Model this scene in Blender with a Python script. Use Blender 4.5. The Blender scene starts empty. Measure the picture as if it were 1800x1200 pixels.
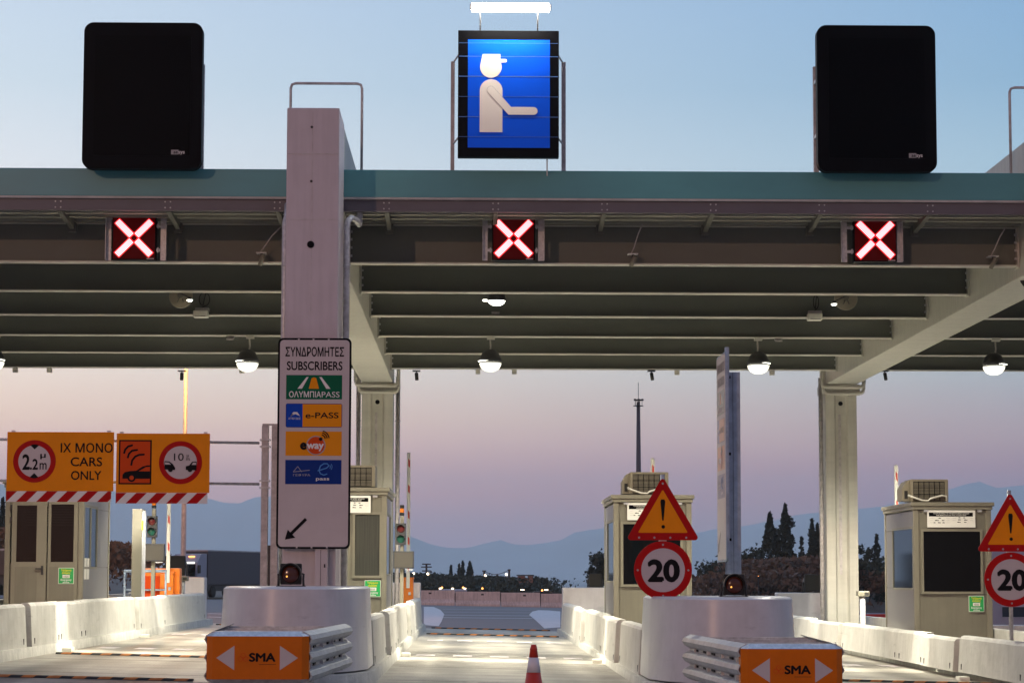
import bpy, bmesh, math, random
from mathutils import Vector, Matrix
R = math.radians
HAZE = 0.00017
import bpy as _b
_b.context.scene.cycles.volume_bounces = 2
rnd = random.Random(7)
sc = bpy.context.scene
C = sc.collection

# ------------------------------------------------------------------ camera
F = 3800.0                       # focal length in pixels of an 1800 px wide frame
PITCH, YAW, ROLL, CAMZ = 4.83, 0.98, 0.12, 1.40
cd = bpy.data.cameras.new('camera'); cam = bpy.data.objects.new('camera', cd); C.objects.link(cam)
cd.sensor_width = 36.0; cd.lens = 36.0 * F / 1800.0
SHY = 415.0 / F - math.tan(R(PITCH))
cd.shift_y = SHY * cd.lens / 36.0
cd.clip_start = 0.5; cd.clip_end = 40000
CM = Matrix.Translation((0, 0, CAMZ)) @ Matrix.Rotation(R(-YAW), 4, 'Z') @ Matrix.Rotation(R(90 + PITCH), 4, 'X') @ Matrix.Rotation(R(ROLL), 4, 'Z')
cam.matrix_world = CM
sc.camera = cam

def at(u, v, Y):                 # measured position in the photograph + measured distance -> place in the world
    d = CM.to_3x3() @ Vector(((u - 900) / F, (600 - v) / F + SHY, -1.0))
    t = Y / d.y
    return Vector((d.x * t, Y, CAMZ + d.z * t))

# ------------------------------------------------------------------ sky, low warm light, exposure
LIGHT_AZ, LIGHT_EL = 23.0, 9.6       # low warm light travelling forward and to the right
w = bpy.data.worlds.new('World'); sc.world = w; w.use_nodes = True
nt = w.node_tree; nt.nodes.clear()
def N(t, **k):
    n = nt.nodes.new(t)
    for a, b in k.items(): setattr(n, a, b)
    return n
L = nt.links.new
wo = N('ShaderNodeOutputWorld'); bg = N('ShaderNodeBackground'); L(bg.outputs[0], wo.inputs[0])
tc = N('ShaderNodeTexCoord'); sep = N('ShaderNodeSeparateXYZ'); L(tc.outputs['Generated'], sep.inputs[0])
def lin(c):
    if max(c) < 5: return tuple(c) + (1,)
    return tuple(((x / 255) / 12.92 if x / 255 <= .04045 else ((x / 255 + .055) / 1.055) ** 2.4) for x in c) + (1,)
def ramp(stops, src):
    r = N('ShaderNodeValToRGB'); e = r.color_ramp.elements
    r.color_ramp.interpolation = 'LINEAR'
    while len(e) < len(stops): e.new(.5)
    for k, (p, c) in enumerate(stops): e[k].position = p; e[k].color = lin(c)
    L(src, r.inputs[0]); return r
mz = N('ShaderNodeMath', operation='MULTIPLY'); L(sep.outputs['Z'], mz.inputs[0]); mz.inputs[1].default_value = 3.0   # 0..0.33 -> 0..1
SKL = [(0, (0.666, 0.464, 0.696)), (0.075, (0.868, 0.49, 0.539)), (0.114, (1.433, 0.648, 0.477)), (0.185, (1.656, 0.998, 0.703)), (0.217, (1.653, 1.109, 0.726)), (0.278, (1.534, 1.198, 0.9)), (0.4, (1.188, 1.077, 0.98)), (0.562, (0.923, 0.952, 0.983)), (0.667, (0.743, 0.847, 0.924)), (0.775, (0.665, 0.782, 0.91)), (1, (0.537, 0.672, 0.858))]
SKR = [(0, (0.12, 0.062, 0.241)), (0.075, (0.388, 0.128, 0.156)), (0.114, (0.455, 0.106, 0.156)), (0.15, (0.588, 0.188, 0.189)), (0.185, (0.636, 0.352, 0.304)), (0.278, (0.51, 0.554, 0.549)), (0.4, (0.442, 0.589, 0.671)), (0.562, (0.378, 0.584, 0.73)), (0.667, (0.259, 0.47, 0.673)), (0.775, (0.226, 0.433, 0.678)), (1, (0.152, 0.325, 0.636))]
ra, rb = ramp(SKL, mz.outputs[0]), ramp(SKR, mz.outputs[0])
az = N('ShaderNodeMapRange'); L(sep.outputs['X'], az.inputs[0]); az.inputs[1].default_value = -.26; az.inputs[2].default_value = .26
mx = N('ShaderNodeMix', data_type='RGBA'); L(az.outputs[0], mx.inputs[0]); L(ra.outputs[0], mx.inputs[6]); L(rb.outputs[0], mx.inputs[7])
zn = N('ShaderNodeMapRange'); L(sep.outputs['Z'], zn.inputs[0]); zn.inputs[1].default_value = .35; zn.inputs[2].default_value = .8
mz2 = N('ShaderNodeMix', data_type='RGBA'); L(zn.outputs[0], mz2.inputs[0]); L(mx.outputs[2], mz2.inputs[6]); mz2.inputs[7].default_value = (.52, .92, 1.5, 1)
mx = mz2
# the half of the sky behind the photographer: dimmer dusk glow
rbk = ramp([(0, (168, 130, 124)), (.25, (154, 134, 142)), (1, (114, 118, 148))], mz.outputs[0])
bk = N('ShaderNodeMapRange'); L(sep.outputs['Y'], bk.inputs[0]); bk.inputs[1].default_value = .75; bk.inputs[2].default_value = -.1
mx2 = N('ShaderNodeMix', data_type='RGBA'); L(bk.outputs[0], mx2.inputs[0]); L(mx.outputs[2], mx2.inputs[6]); L(rbk.outputs[0], mx2.inputs[7])
sky = N('ShaderNodeTexSky'); sky.sky_type = 'NISHITA'; sky.sun_disc = False
sky.sun_elevation = R(2.0); sky.sun_rotation = R(180 + LIGHT_AZ); sky.air_density = 1; sky.dust_density = 1
sk = N('ShaderNodeMix', data_type='RGBA', blend_type='ADD'); sk.inputs[0].default_value = .006
L(mx2.outputs[2], sk.inputs[6]); L(sky.outputs[0], sk.inputs[7]); L(sk.outputs[2], bg.inputs[0]); bg.inputs[1].default_value = 1.0

warm_lamp = bpy.data.lights.new('low_warm_light', 'SUN'); warm_lamp.energy = .42; warm_lamp.angle = R(.5); warm_lamp.color = (1, .56, .36)  # parallel lamp standing for sodium mast lamps behind the camera
so = bpy.data.objects.new('low_warm_light', warm_lamp); C.objects.link(so)
sd = Vector((math.sin(R(LIGHT_AZ)) * math.cos(R(LIGHT_EL)), math.cos(R(LIGHT_AZ)) * math.cos(R(LIGHT_EL)), -math.sin(R(LIGHT_EL))))
so.rotation_euler = sd.to_track_quat('-Z', 'Y').to_euler()
vs = sc.view_settings; vs.view_transform = 'Standard'; vs.look = 'None'; vs.exposure = .10; vs.gamma = 1; vs.use_curve_mapping = False

# ------------------------------------------------------------------ materials
def mat(name, col, rough=.6, metal=0, var=0, vscale=4, bump=0, bscale=40, emit=None, estr=0, streak=0, spec=.5, stretch=(1, 1, 1), col2=None, trans=0, alpha=1, scuff=0):
    m = bpy.data.materials.new(name); m.use_nodes = True; t = m.node_tree; b = t.nodes['Principled BSDF']
    c = tuple(col) + (1,)
    b.inputs['Base Color'].default_value = c; b.inputs['Roughness'].default_value = rough; b.inputs['Metallic'].default_value = metal
    b.inputs['Specular IOR Level'].default_value = spec
    if trans: b.inputs['Transmission Weight'].default_value = trans
    if alpha < 1: b.inputs['Alpha'].default_value = alpha
    if emit: b.inputs['Emission Color'].default_value = tuple(emit) + (1,); b.inputs['Emission Strength'].default_value = estr
    if var or bump or streak:
        tcn = t.nodes.new('ShaderNodeTexCoord'); mp = t.nodes.new('ShaderNodeMapping'); mp.inputs['Scale'].default_value = stretch
        t.links.new(tcn.outputs['Object'], mp.inputs[0])
    if var:
        n = t.nodes.new('ShaderNodeTexNoise'); n.inputs['Scale'].default_value = vscale; n.inputs['Detail'].default_value = 8; n.inputs['Roughness'].default_value = .65
        t.links.new(mp.outputs[0], n.inputs['Vector'])
        r = t.nodes.new('ShaderNodeValToRGB'); r.color_ramp.elements[0].position = .3; r.color_ramp.elements[1].position = .7
        lo = tuple(x * (1 - var) for x in (col2 or col)); hi = tuple(min(1, x * (1 + var)) for x in col)
        r.color_ramp.elements[0].color = lo + (1,); r.color_ramp.elements[1].color = hi + (1,)
        t.links.new(n.outputs[0], r.inputs[0]); outc = r.outputs[0]
        if streak:   # rain streaks running down
            mp2 = t.nodes.new('ShaderNodeMapping'); mp2.inputs['Scale'].default_value = (9, 9, .55); t.links.new(tcn.outputs['Object'], mp2.inputs[0])
            n2 = t.nodes.new('ShaderNodeTexNoise'); n2.inputs['Scale'].default_value = 1.3; n2.inputs['Detail'].default_value = 7; t.links.new(mp2.outputs[0], n2.inputs['Vector'])
            r2 = t.nodes.new('ShaderNodeValToRGB'); r2.color_ramp.elements[0].position = .36; r2.color_ramp.elements[1].position = .56
            r2.color_ramp.elements[0].color = (1 - streak,) * 3 + (1,); r2.color_ramp.elements[1].color = (1, 1, 1, 1); t.links.new(n2.outputs[0], r2.inputs[0])
            mu = t.nodes.new('ShaderNodeMix'); mu.data_type = 'RGBA'; mu.blend_type = 'MULTIPLY'; mu.inputs[0].default_value = 1
            t.links.new(outc, mu.inputs[6]); t.links.new(r2.outputs[0], mu.inputs[7]); outc = mu.outputs[2]
        if scuff:    # long sideways rub marks and stains
            mp3 = t.nodes.new('ShaderNodeMapping'); mp3.inputs['Scale'].default_value = (.8, .5, 5); mp3.inputs['Rotation'].default_value = (.05, .04, 0); t.links.new(tcn.outputs['Object'], mp3.inputs[0])
            n3 = t.nodes.new('ShaderNodeTexNoise'); n3.inputs['Scale'].default_value = 2.2; n3.inputs['Detail'].default_value = 9; n3.inputs['Roughness'].default_value = .72; n3.inputs['Distortion'].default_value = .4; t.links.new(mp3.outputs[0], n3.inputs['Vector'])
            r3 = t.nodes.new('ShaderNodeValToRGB'); r3.color_ramp.elements[0].position = .60; r3.color_ramp.elements[1].position = .74
            r3.color_ramp.elements[0].color = (1, 1, 1, 1); r3.color_ramp.elements[1].color = (1 - scuff,) * 3 + (1,); t.links.new(n3.outputs[0], r3.inputs[0])
            mu3 = t.nodes.new('ShaderNodeMix'); mu3.data_type = 'RGBA'; mu3.blend_type = 'MULTIPLY'; mu3.inputs[0].default_value = 1
            t.links.new(outc, mu3.inputs[6]); t.links.new(r3.outputs[0], mu3.inputs[7]); outc = mu3.outputs[2]
        t.links.new(outc, b.inputs['Base Color'])
        rr = t.nodes.new('ShaderNodeMapRange'); rr.inputs[3].default_value = max(.05, rough - .12); rr.inputs[4].default_value = min(1, rough + .12)
        t.links.new(n.outputs[0], rr.inputs[0]); t.links.new(rr.outputs[0], b.inputs['Roughness'])
    if bump:
        nb = t.nodes.new('ShaderNodeTexNoise'); nb.inputs['Scale'].default_value = bscale; nb.inputs['Detail'].default_value = 6; t.links.new(mp.outputs[0], nb.inputs['Vector'])
        bp = t.nodes.new('ShaderNodeBump'); bp.inputs['Strength'].default_value = bump; bp.inputs['Distance'].default_value = .02
        t.links.new(nb.outputs[0], bp.inputs['Height']); t.links.new(bp.outputs[0], b.inputs['Normal'])
    return m

M = {}
M['white_conc'] = mat('white_painted_concrete', (.64, .63, .645), .34, var=.07, vscale=1.6, bump=.12, bscale=7, streak=.04, col2=(.58, .57, .58), scuff=.34)
M['barrier'] = mat('barrier_concrete', (.62, .61, .57), .6, var=.09, vscale=2.5, bump=.3, bscale=12, streak=.07, col2=(.56, .55, .50), scuff=.40)
M['kerb'] = mat('kerb_concrete', (.50, .49, .44), .75, var=.22, vscale=5, bump=.4, bscale=25, streak=.12)
M['column'] = mat('column_concrete', (.54, .48, .505), .55, var=.06, vscale=1.6, bump=.12, bscale=15, streak=.07)
M['girder'] = mat('girder_concrete', (.52, .51, .45), .6, var=.10, vscale=2, bump=.25, bscale=8, streak=.08, stretch=(.35, 6, 2))
M['steel_beam'] = mat('painted_steel_beam', (.125, .133, .112), .6, var=.10, vscale=2, stretch=(.3, 1, 1))  # flange paint made darker: shade on the webs put into the colour
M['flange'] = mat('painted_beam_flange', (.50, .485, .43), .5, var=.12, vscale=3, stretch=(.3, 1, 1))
M['fascia'] = mat('teal_fascia', (.085, .29, .31), .38, var=.12, vscale=.7, stretch=(.5, 1, 1.5))
M['channel'] = mat('edge_channel', (.115, .105, .12), .5, var=.15, vscale=3, stretch=(.4, 1, 1))
M['lip'] = mat('lip_strip', (.42, .40, .38), .5, var=.25, vscale=6, stretch=(.4, 1, 1))
M['deck'] = mat('roof_deck_sheet', (.30, .29, .24), .6, var=.15, vscale=2)
M['galv'] = mat('galvanised_steel', (.52, .52, .53), .45, metal=.4, var=.28, vscale=14, bump=.1, bscale=60)
M['galv_dull'] = mat('weathered_galvanised_steel', (.48, .45, .45), .55, metal=.3, var=.3, vscale=9, bump=.1, bscale=60)
M['black'] = mat('black_housing', (.002, .002, .003), .5, spec=.06)
M['black_gloss'] = mat('black_screen', (.001, .001, .0015), .4, spec=.04)
M['dark'] = mat('dark_grey_plastic', (.025, .025, .027), .5)
M['blk_ink'] = mat('black_lettering', (.006, .005, .006), .6, spec=.08)
M['grey_ink'] = mat('grey_lettering', (.35, .34, .34), .5)
M['white_ink'] = mat('white_lettering', (.72, .70, .68), .45)
M['sign_white'] = mat('sign_white_sheet', (.50, .445, .45), .4, var=.05, vscale=3)
M['sign_orange'] = mat('sign_amber_sheet', (.84, .265, .003), .5, spec=.08, var=.08, vscale=2)
M['logo_amber'] = mat('logo_amber_sheet', (.80, .28, .004), .5, spec=.08)
M['sma_orange'] = mat('cushion_orange_sheet', (.60, .135, .002), .45, spec=.12, var=.1, vscale=3)
M['deep_orange'] = mat('deep_orange_sheet', (.60, .06, .004), .5, spec=.08)
M['sign_red'] = mat('sign_red_sheet', (.42, .004, .004), .5, spec=.08, var=.08, vscale=3)
M['logo_green'] = mat('logo_green_sheet', (.002, .11, .05), .5, spec=.08)
M['logo_blue'] = mat('logo_blue_sheet', (.002, .055, .42), .5, spec=.08)
M['logo_navy'] = mat('logo_navy_sheet', (.002, .026, .19), .5, spec=.08)
M['sky_ink'] = mat('light_blue_ink', (.06, .26, .62), .4)
M['panel_blue'] = mat('service_blue_sheet', (.002, .10, .85), .4, spec=.1)
M['picto'] = mat('pictogram_white', (.86, .80, .72), .4, spec=.2)
M['clear_glass'] = bpy.data.materials.new('window_glass')
def _cg():
    m = M['clear_glass']; m.use_nodes = True; t = m.node_tree; t.nodes.remove(t.nodes['Principled BSDF'])
    a = t.nodes.new('ShaderNodeBsdfTransparent'); a.inputs[0].default_value = (.35, .38, .38, 1); g = t.nodes.new('ShaderNodeBsdfGlossy'); g.inputs['Roughness'].default_value = .03
    f = t.nodes.new('ShaderNodeFresnel'); f.inputs[0].default_value = 1.5; x = t.nodes.new('ShaderNodeMixShader')
    t.links.new(f.outputs[0], x.inputs[0]); t.links.new(a.outputs[0], x.inputs[1]); t.links.new(g.outputs[0], x.inputs[2]); t.links.new(x.outputs[0], t.nodes['Material Output'].inputs[0])
_cg()
M['display'] = mat('display_face', (.055, .05, .04), .4)
M['seam'] = mat('panel_seam_light', (.10, .22, .55), .35, metal=.2)
M['dry_dark'] = mat('brown_scrub', (.13, .09, .065), .9, var=.4, vscale=.6)
M['column_paint'] = mat('column_paint', (.085, .078, .058), .5, var=.1)
M['galv_light'] = mat('pale_galvanised_steel', (.34, .42, .52), .45, metal=.2, var=.22, vscale=7, streak=.15)
M['booth'] = mat('booth_beige_paint', (.165, .155, .115), .42, var=.06, vscale=3, streak=.08)
M['booth_frame'] = mat('booth_frame_paint', (.195, .182, .136), .4, var=.05, vscale=3)
M['booth_side'] = mat('booth_brushed_side', (.22, .21, .20), .33, metal=.45, var=.15, vscale=3, stretch=(1, 1, .2))
M['glass_dark'] = mat('dark_window_glass', (.002, .003, .004), .05, spec=.12)
M['glass_side'] = mat('reflecting_side_glass', (.03, .045, .07), .05, metal=.3, spec=.8)
M['blind'] = mat('drawn_curtain', (.030, .030, .022), .7, var=.5, vscale=3, stretch=(14, 1, .3))
M['ac'] = mat('air_conditioner_casing', (.25, .225, .16), .45, var=.08)
M['ac_grille'] = mat('air_conditioner_grille', (.022, .019, .013), .6)
M['paper'] = mat('notice_sheet', (.80, .79, .72), .4)
M['em_green'] = mat('emergency_green', (.008, .33, .075), .4)
M['em_yellow'] = mat('emergency_yellow', (.70, .62, .02), .4)
M['boom_white'] = mat('boom_white', (.78, .77, .68), .4)
M['boom_red'] = mat('boom_red', (.60, .035, .01), .4)
M['cab_orange'] = mat('boom_cabinet_orange', (.80, .20, .006), .35, var=.04)
M['lens_red'] = mat('unlit_red_lens', (.10, .006, .006), .25)
M['lens_green'] = mat('unlit_green_lens', (.006, .075, .05), .25)
M['lens_amber'] = mat('unlit_amber_lens', (.065, .012, .003), .15)
M['led_hot'] = mat('led_cross_core', (1, .6, .6), .5, emit=(1, .50, .54), estr=1.5)
M['led_halo'] = mat('led_cross_glow', (.8, 0, 0), .5, emit=(1, .0, .01), estr=.8)
M['led_back'] = mat('led_board', (.05, .003, .003), .5, emit=(1, .0, .0), estr=.02, spec=.05)  # red glow of the lit cross put into the board colour
M['lamp_hot'] = mat('lit_lamp_lens', (1, 1, 1), .5, emit=(1, .97, .84), estr=9)
M['lamp_bowl'] = mat('lit_lamp_bowl', (.9, .9, .8), .5, emit=(1, .97, .80), estr=1.5)
M['tube_hot'] = mat('lit_fluorescent_tube', (1, 1, 1), .5, emit=(1, .95, .82), estr=22)
M['far_lamp'] = mat('lit_far_lamp', (1, .8, .6), .5, emit=(1, .78, .55), estr=6)
M['far_amber'] = mat('lit_amber_lamp', (1, .4, .1), .5, emit=(1, .36, .08), estr=5)
M['amber_glow'] = mat('amber_glint', (1, .5, .1), .5, emit=(1, .45, .08), estr=1.6)
M['cone'] = mat('cone_red', (.50, .03, .008), .5, var=.12, vscale=8)
M['cone_white'] = mat('cone_reflective', (.70, .66, .66), .4)
M['rubber'] = mat('black_rubber', (.015, .015, .014), .8)
M['strip_orange'] = mat('strip_orange', (.42, .15, .03), .7, var=.3, vscale=10)
M['roadpaint'] = mat('road_paint', (.58, .54, .54), .6, var=.18, vscale=2.5)
M['foliage'] = mat('dark_foliage', (.028, .040, .026), .8, var=.5, vscale=.6)
M['cypress'] = mat('cypress_foliage', (.018, .030, .022), .8, var=.5, vscale=.8)
M['dry'] = mat('dry_scrub', (.20, .105, .05), .9, var=.4, vscale=.6)
M['bark'] = mat('bark', (.07, .05, .035), .9, var=.3)
M['bank'] = mat('dry_bank_soil', (.17, .125, .095), .95, var=.35, vscale=.15, bump=.5, bscale=2)
M['far_conc'] = mat('far_barrier_concrete', (.66, .57, .53), .8, var=.2, vscale=.9, streak=.2)
M['truck_grey'] = mat('grey_curtain', (.075, .07, .085), .6, var=.12, vscale=.6)
M['truck_brown'] = mat('brown_curtain', (.10, .075, .062), .6, var=.25, vscale=.5, stretch=(.2, 1, 2))
M['truck_white'] = mat('truck_cab_paint', (.30, .33, .42), .35)
M['red_plastic'] = mat('red_plastic', (.65, .03, .02), .4)
M['brick'] = mat('house_brick', (.28, .15, .11), .9)
M['cabin'] = mat('cabin_white', (.55, .50, .54), .6, var=.05, vscale=1)
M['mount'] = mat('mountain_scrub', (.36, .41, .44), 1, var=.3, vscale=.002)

# corrugated sea, road and ground
def rough_ground():
    m = mat('dry_ground', (.12, .10, .075), .95, var=.3, vscale=.08, bump=.3, bscale=3); return m
def concrete_road():
    m = mat('lane_concrete', (.38, .36, .31), .55, var=.25, vscale=1.5, bump=.35, bscale=30, stretch=(1.0, .28, 1), col2=(.31, .29, .24))
    t = m.node_tree; b = t.nodes['Principled BSDF']; src = b.inputs['Base Color'].links[0].from_socket
    tcn = t.nodes.new('ShaderNodeTexCoord'); mp = t.nodes.new('ShaderNodeMapping'); mp.inputs['Scale'].default_value = (.25, 2.2, 1)
    t.links.new(tcn.outputs['Object'], mp.inputs[0]); n = t.nodes.new('ShaderNodeTexNoise'); n.inputs['Scale'].default_value = .9; n.inputs['Detail'].default_value = 9; n.inputs['Roughness'].default_value = .7
    t.links.new(mp.outputs[0], n.inputs['Vector']); r = t.nodes.new('ShaderNodeValToRGB'); r.color_ramp.elements[0].position = .35; r.color_ramp.elements[1].position = .62
    r.color_ramp.elements[0].color = (.62, .60, .60, 1); r.color_ramp.elements[1].color = (1.05, 1.05, 1.05, 1); t.links.new(n.outputs[0], r.inputs[0])
    mu = t.nodes.new('ShaderNodeMix'); mu.data_type = 'RGBA'; mu.blend_type = 'MULTIPLY'; mu.inputs[0].default_value = 1
    t.links.new(src, mu.inputs[6]); t.links.new(r.outputs[0], mu.inputs[7]); t.links.new(mu.outputs[2], b.inputs['Base Color'])
    sp = t.nodes.new('ShaderNodeSeparateXYZ'); t.links.new(tcn.outputs['Object'], sp.inputs[0])
    def mth(op, a, b_):
        q = t.nodes.new('ShaderNodeMath'); q.operation = op
        t.links.new(a, q.inputs[0]); q.inputs[1].default_value = b_; return q.outputs[0]
    d = mth('SUBTRACT', mth('PINGPONG', mth('SUBTRACT', sp.outputs['X'], .45), 2.83), .82)   # wheel tracks either side of each lane's middle
    ab = t.nodes.new('ShaderNodeMath'); ab.operation = 'ABSOLUTE'; t.links.new(d, ab.inputs[0])
    wr = t.nodes.new('ShaderNodeMapRange'); wr.interpolation_type = 'SMOOTHSTEP'; wr.inputs[1].default_value = .05; wr.inputs[2].default_value = .5; wr.inputs[3].default_value = .60; wr.inputs[4].default_value = 1
    t.links.new(ab.outputs[0], wr.inputs[0]); mu2 = t.nodes.new('ShaderNodeMix'); mu2.data_type = 'RGBA'; mu2.blend_type = 'MULTIPLY'; mu2.inputs[0].default_value = 1
    t.links.new(mu.outputs[2], mu2.inputs[6]); t.links.new(wr.outputs[0], mu2.inputs[7]); t.links.new(mu2.outputs[2], b.inputs['Base Color'])
    return m
M['ground'] = rough_ground(); M['lane'] = concrete_road()
M['asphalt'] = mat('far_asphalt', (.16, .125, .125), .7, var=.2, vscale=.6, stretch=(.2, 1, 1), bump=.2, bscale=30)
M['sea'] = mat('sea_water', (.05, .08, .12), .45, var=.1, vscale=.02)

# ------------------------------------------------------------------ mesh helpers
class MB:
    def __init__(s): s.v = []; s.f = []; s.mi = []; s.sm = []
    def add(s, vs, fs, mi=0, smooth=False):
        o = len(s.v); s.v += [tuple(x) for x in vs]
        for f in fs: s.f.append([i + o for i in f]); s.mi.append(mi); s.sm.append(smooth)
        return s
    def box(s, x0, x1, y0, y1, z0, z1, mi=0, b=0, M4=None):
        if b <= 0:
            vs = [(x, y, z) for z in (z0, z1) for y in (y0, y1) for x in (x0, x1)]
            fs = [(0, 2, 3, 1), (4, 5, 7, 6), (0, 1, 5, 4), (2, 6, 7, 3), (0, 4, 6, 2), (1, 3, 7, 5)]
        else:
            bm = bmesh.new(); bmesh.ops.create_cube(bm, size=1)
            for v in bm.verts: v.co = Vector(((x0 + x1) / 2 + v.co.x * (x1 - x0), (y0 + y1) / 2 + v.co.y * (y1 - y0), (z0 + z1) / 2 + v.co.z * (z1 - z0)))
            bmesh.ops.bevel(bm, geom=bm.edges[:], offset=b, segments=2, affect='EDGES', profile=.6)
            bm.verts.index_update(); vs = [v.co.copy() for v in bm.verts]; fs = [[v.index for v in f.verts] for f in bm.faces]; bm.free()
        if M4: vs = [M4 @ Vector(v) for v in vs]
        return s.add(vs, fs, mi)
    def cbox(s, cx, cy, cz, sx, sy, sz, mi=0, b=0, M4=None):
        return s.box(cx - sx / 2, cx + sx / 2, cy - sy / 2, cy + sy / 2, cz - sz / 2, cz + sz / 2, mi, b, M4)
    def prism(s, poly, a0, a1, axis='y', mi=0, smooth=False):     # poly in the plane across the axis
        n = len(poly)
        def P(p, a): return (p[0], a, p[1]) if axis == 'y' else ((p[0], p[1], a) if axis == 'z' else (a, p[0], p[1]))
        s.add([P(p, a0) for p in poly] + [P(p, a1) for p in poly], [tuple(range(n))[::-1], tuple(range(n, 2 * n))], mi)
        s.f_side(len(s.v) - 2 * n, n, mi, smooth); return s
    def f_side(s, o, n, mi, smooth):
        for i in range(n): s.f.append([o + i, o + (i + 1) % n, o + n + (i + 1) % n, o + n + i]); s.mi.append(mi); s.sm.append(smooth)
    def ring(s, cx, cz, r0, r1, y0, y1, n=48, mi=0):               # flat annulus facing -y, with thickness
        for k in range(n):
            a, b = 2 * math.pi * k / n, 2 * math.pi * (k + 1) / n
            q = [(cx + r * math.cos(t), cz + r * math.sin(t)) for r, t in ((r0, a), (r1, a), (r1, b), (r0, b))]
            s.add([(x, y0, z) for x, z in q] + [(x, y1, z) for x, z in q], [(0, 1, 2, 3), (7, 6, 5, 4), (1, 5, 6, 2), (0, 3, 7, 4)], mi)
        return s
    def tube(s, pts, r, n=10, mi=0, cap=True, rib=0):
        pts = [Vector(p) for p in pts]; o = len(s.v); m = len(pts); up = None
        for i, p in enumerate(pts):
            d = (pts[min(i + 1, m - 1)] - pts[max(i - 1, 0)]).normalized()
            if up is None: up = Vector((0, 0, 1)) if abs(d.z) < .9 else Vector((1, 0, 0))
            a = d.cross(up).normalized(); b_ = a.cross(d).normalized(); up = b_
            rr = r[i] if isinstance(r, (list, tuple)) else r
            if rib: rr = rr * (1 + rib * (i % 2))
            for k in range(n):
                t = 2 * math.pi * k / n; s.v.append(tuple(p + (a * math.cos(t) + b_ * math.sin(t)) * rr))
        for i in range(m - 1):
            for k in range(n):
                s.f.append([o + i * n + k, o + i * n + (k + 1) % n, o + (i + 1) * n + (k + 1) % n, o + (i + 1) * n + k]); s.mi.append(mi); s.sm.append(True)
        if cap:
            s.f.append([o + k for k in range(n)]); s.mi.append(mi); s.sm.append(False)
            s.f.append([o + (m - 1) * n + k for k in range(n)][::-1]); s.mi.append(mi); s.sm.append(False)
        return s
    def lathe(s, prof, c=(0, 0, 0), n=24, mi=0, axis='z', smooth=True):
        o = len(s.v); m = len(prof)
        for r, h in prof:
            for k in range(n):
                t = 2 * math.pi * k / n; x, y = r * math.cos(t), r * math.sin(t)
                p = (x, y, h) if axis == 'z' else (x, h, y)
                s.v.append((c[0] + p[0], c[1] + p[1], c[2] + p[2]))
        for i in range(m - 1):
            for k in range(n): s.f.append([o + i * n + k, o + i * n + (k + 1) % n, o + (i + 1) * n + (k + 1) % n, o + (i + 1) * n + k]); s.mi.append(mi); s.sm.append(smooth)
        s.f.append([o + k for k in range(n)]); s.mi.append(mi); s.sm.append(False)
        s.f.append([o + (m - 1) * n + k for k in range(n)]); s.mi.append(mi); s.sm.append(False)
        return s
    def build(s, name, mats, parent=None, loc=None):
        me = bpy.data.meshes.new(name); me.from_pydata(s.v, [], s.f); me.update()
        for m in (mats if isinstance(mats, (list, tuple)) else [mats]): me.materials.append(M[m] if isinstance(m, str) else m)
        me.polygons.foreach_set('material_index', s.mi); me.polygons.foreach_set('use_smooth', s.sm)
        bm = bmesh.new(); bm.from_mesh(me); bmesh.ops.recalc_face_normals(bm, faces=bm.faces[:]); bm.to_mesh(me); bm.free()
        o = bpy.data.objects.new(name, me); C.objects.link(o)
        if parent: o.parent = parent
        if loc: o.location = loc
        return o

def tag(o, label=None, cat=None, group=None, kind=None):
    if label: o['label'] = label
    if cat: o['category'] = cat
    if group: o['group'] = group
    if kind: o['kind'] = kind
    return o
def thing(name, label, cat, loc=(0, 0, 0), rz=0, group=None):
    o = bpy.data.objects.new(name, None); C.objects.link(o); o.location = loc; o.rotation_euler = (0, 0, rz); o.empty_display_size = .2
    return tag(o, label, cat, group)
def dup(root, loc, label=None, rz=None, mirror=False):
    def cp(o, par):
        c = o.copy(); C.objects.link(c); c.parent = par
        for ch in list(o.children): cp(ch, c)
        return c
    r = cp(root, None); r.location = loc
    if rz is not None: r.rotation_euler = (0, 0, rz)
    if label: r['label'] = label
    return r
def rrect(x0, x1, z0, z1, r, n=6):
    p = []
    for cx, cz, a in ((x1 - r, z1 - r, 0), (x0 + r, z1 - r, 90), (x0 + r, z0 + r, 180), (x1 - r, z0 + r, 270)):
        for k in range(n + 1): t = R(a + 90 * k / n); p.append((cx + r * math.cos(t), cz + r * math.sin(t)))
    return p
def circ(cx, cz, r, n=40): return [(cx + r * math.cos(2 * math.pi * k / n), cz + r * math.sin(2 * math.pi * k / n)) for k in range(n)]
def bar(p, q, wd):               # a straight bar as a quad
    d = Vector((q[0] - p[0], q[1] - p[1])).normalized(); n = Vector((-d.y, d.x)) * wd / 2
    return [(p[0] + n.x, p[1] + n.y), (p[0] - n.x, p[1] - n.y), (q[0] - n.x, q[1] - n.y), (q[0] + n.x, q[1] + n.y)]

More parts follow.
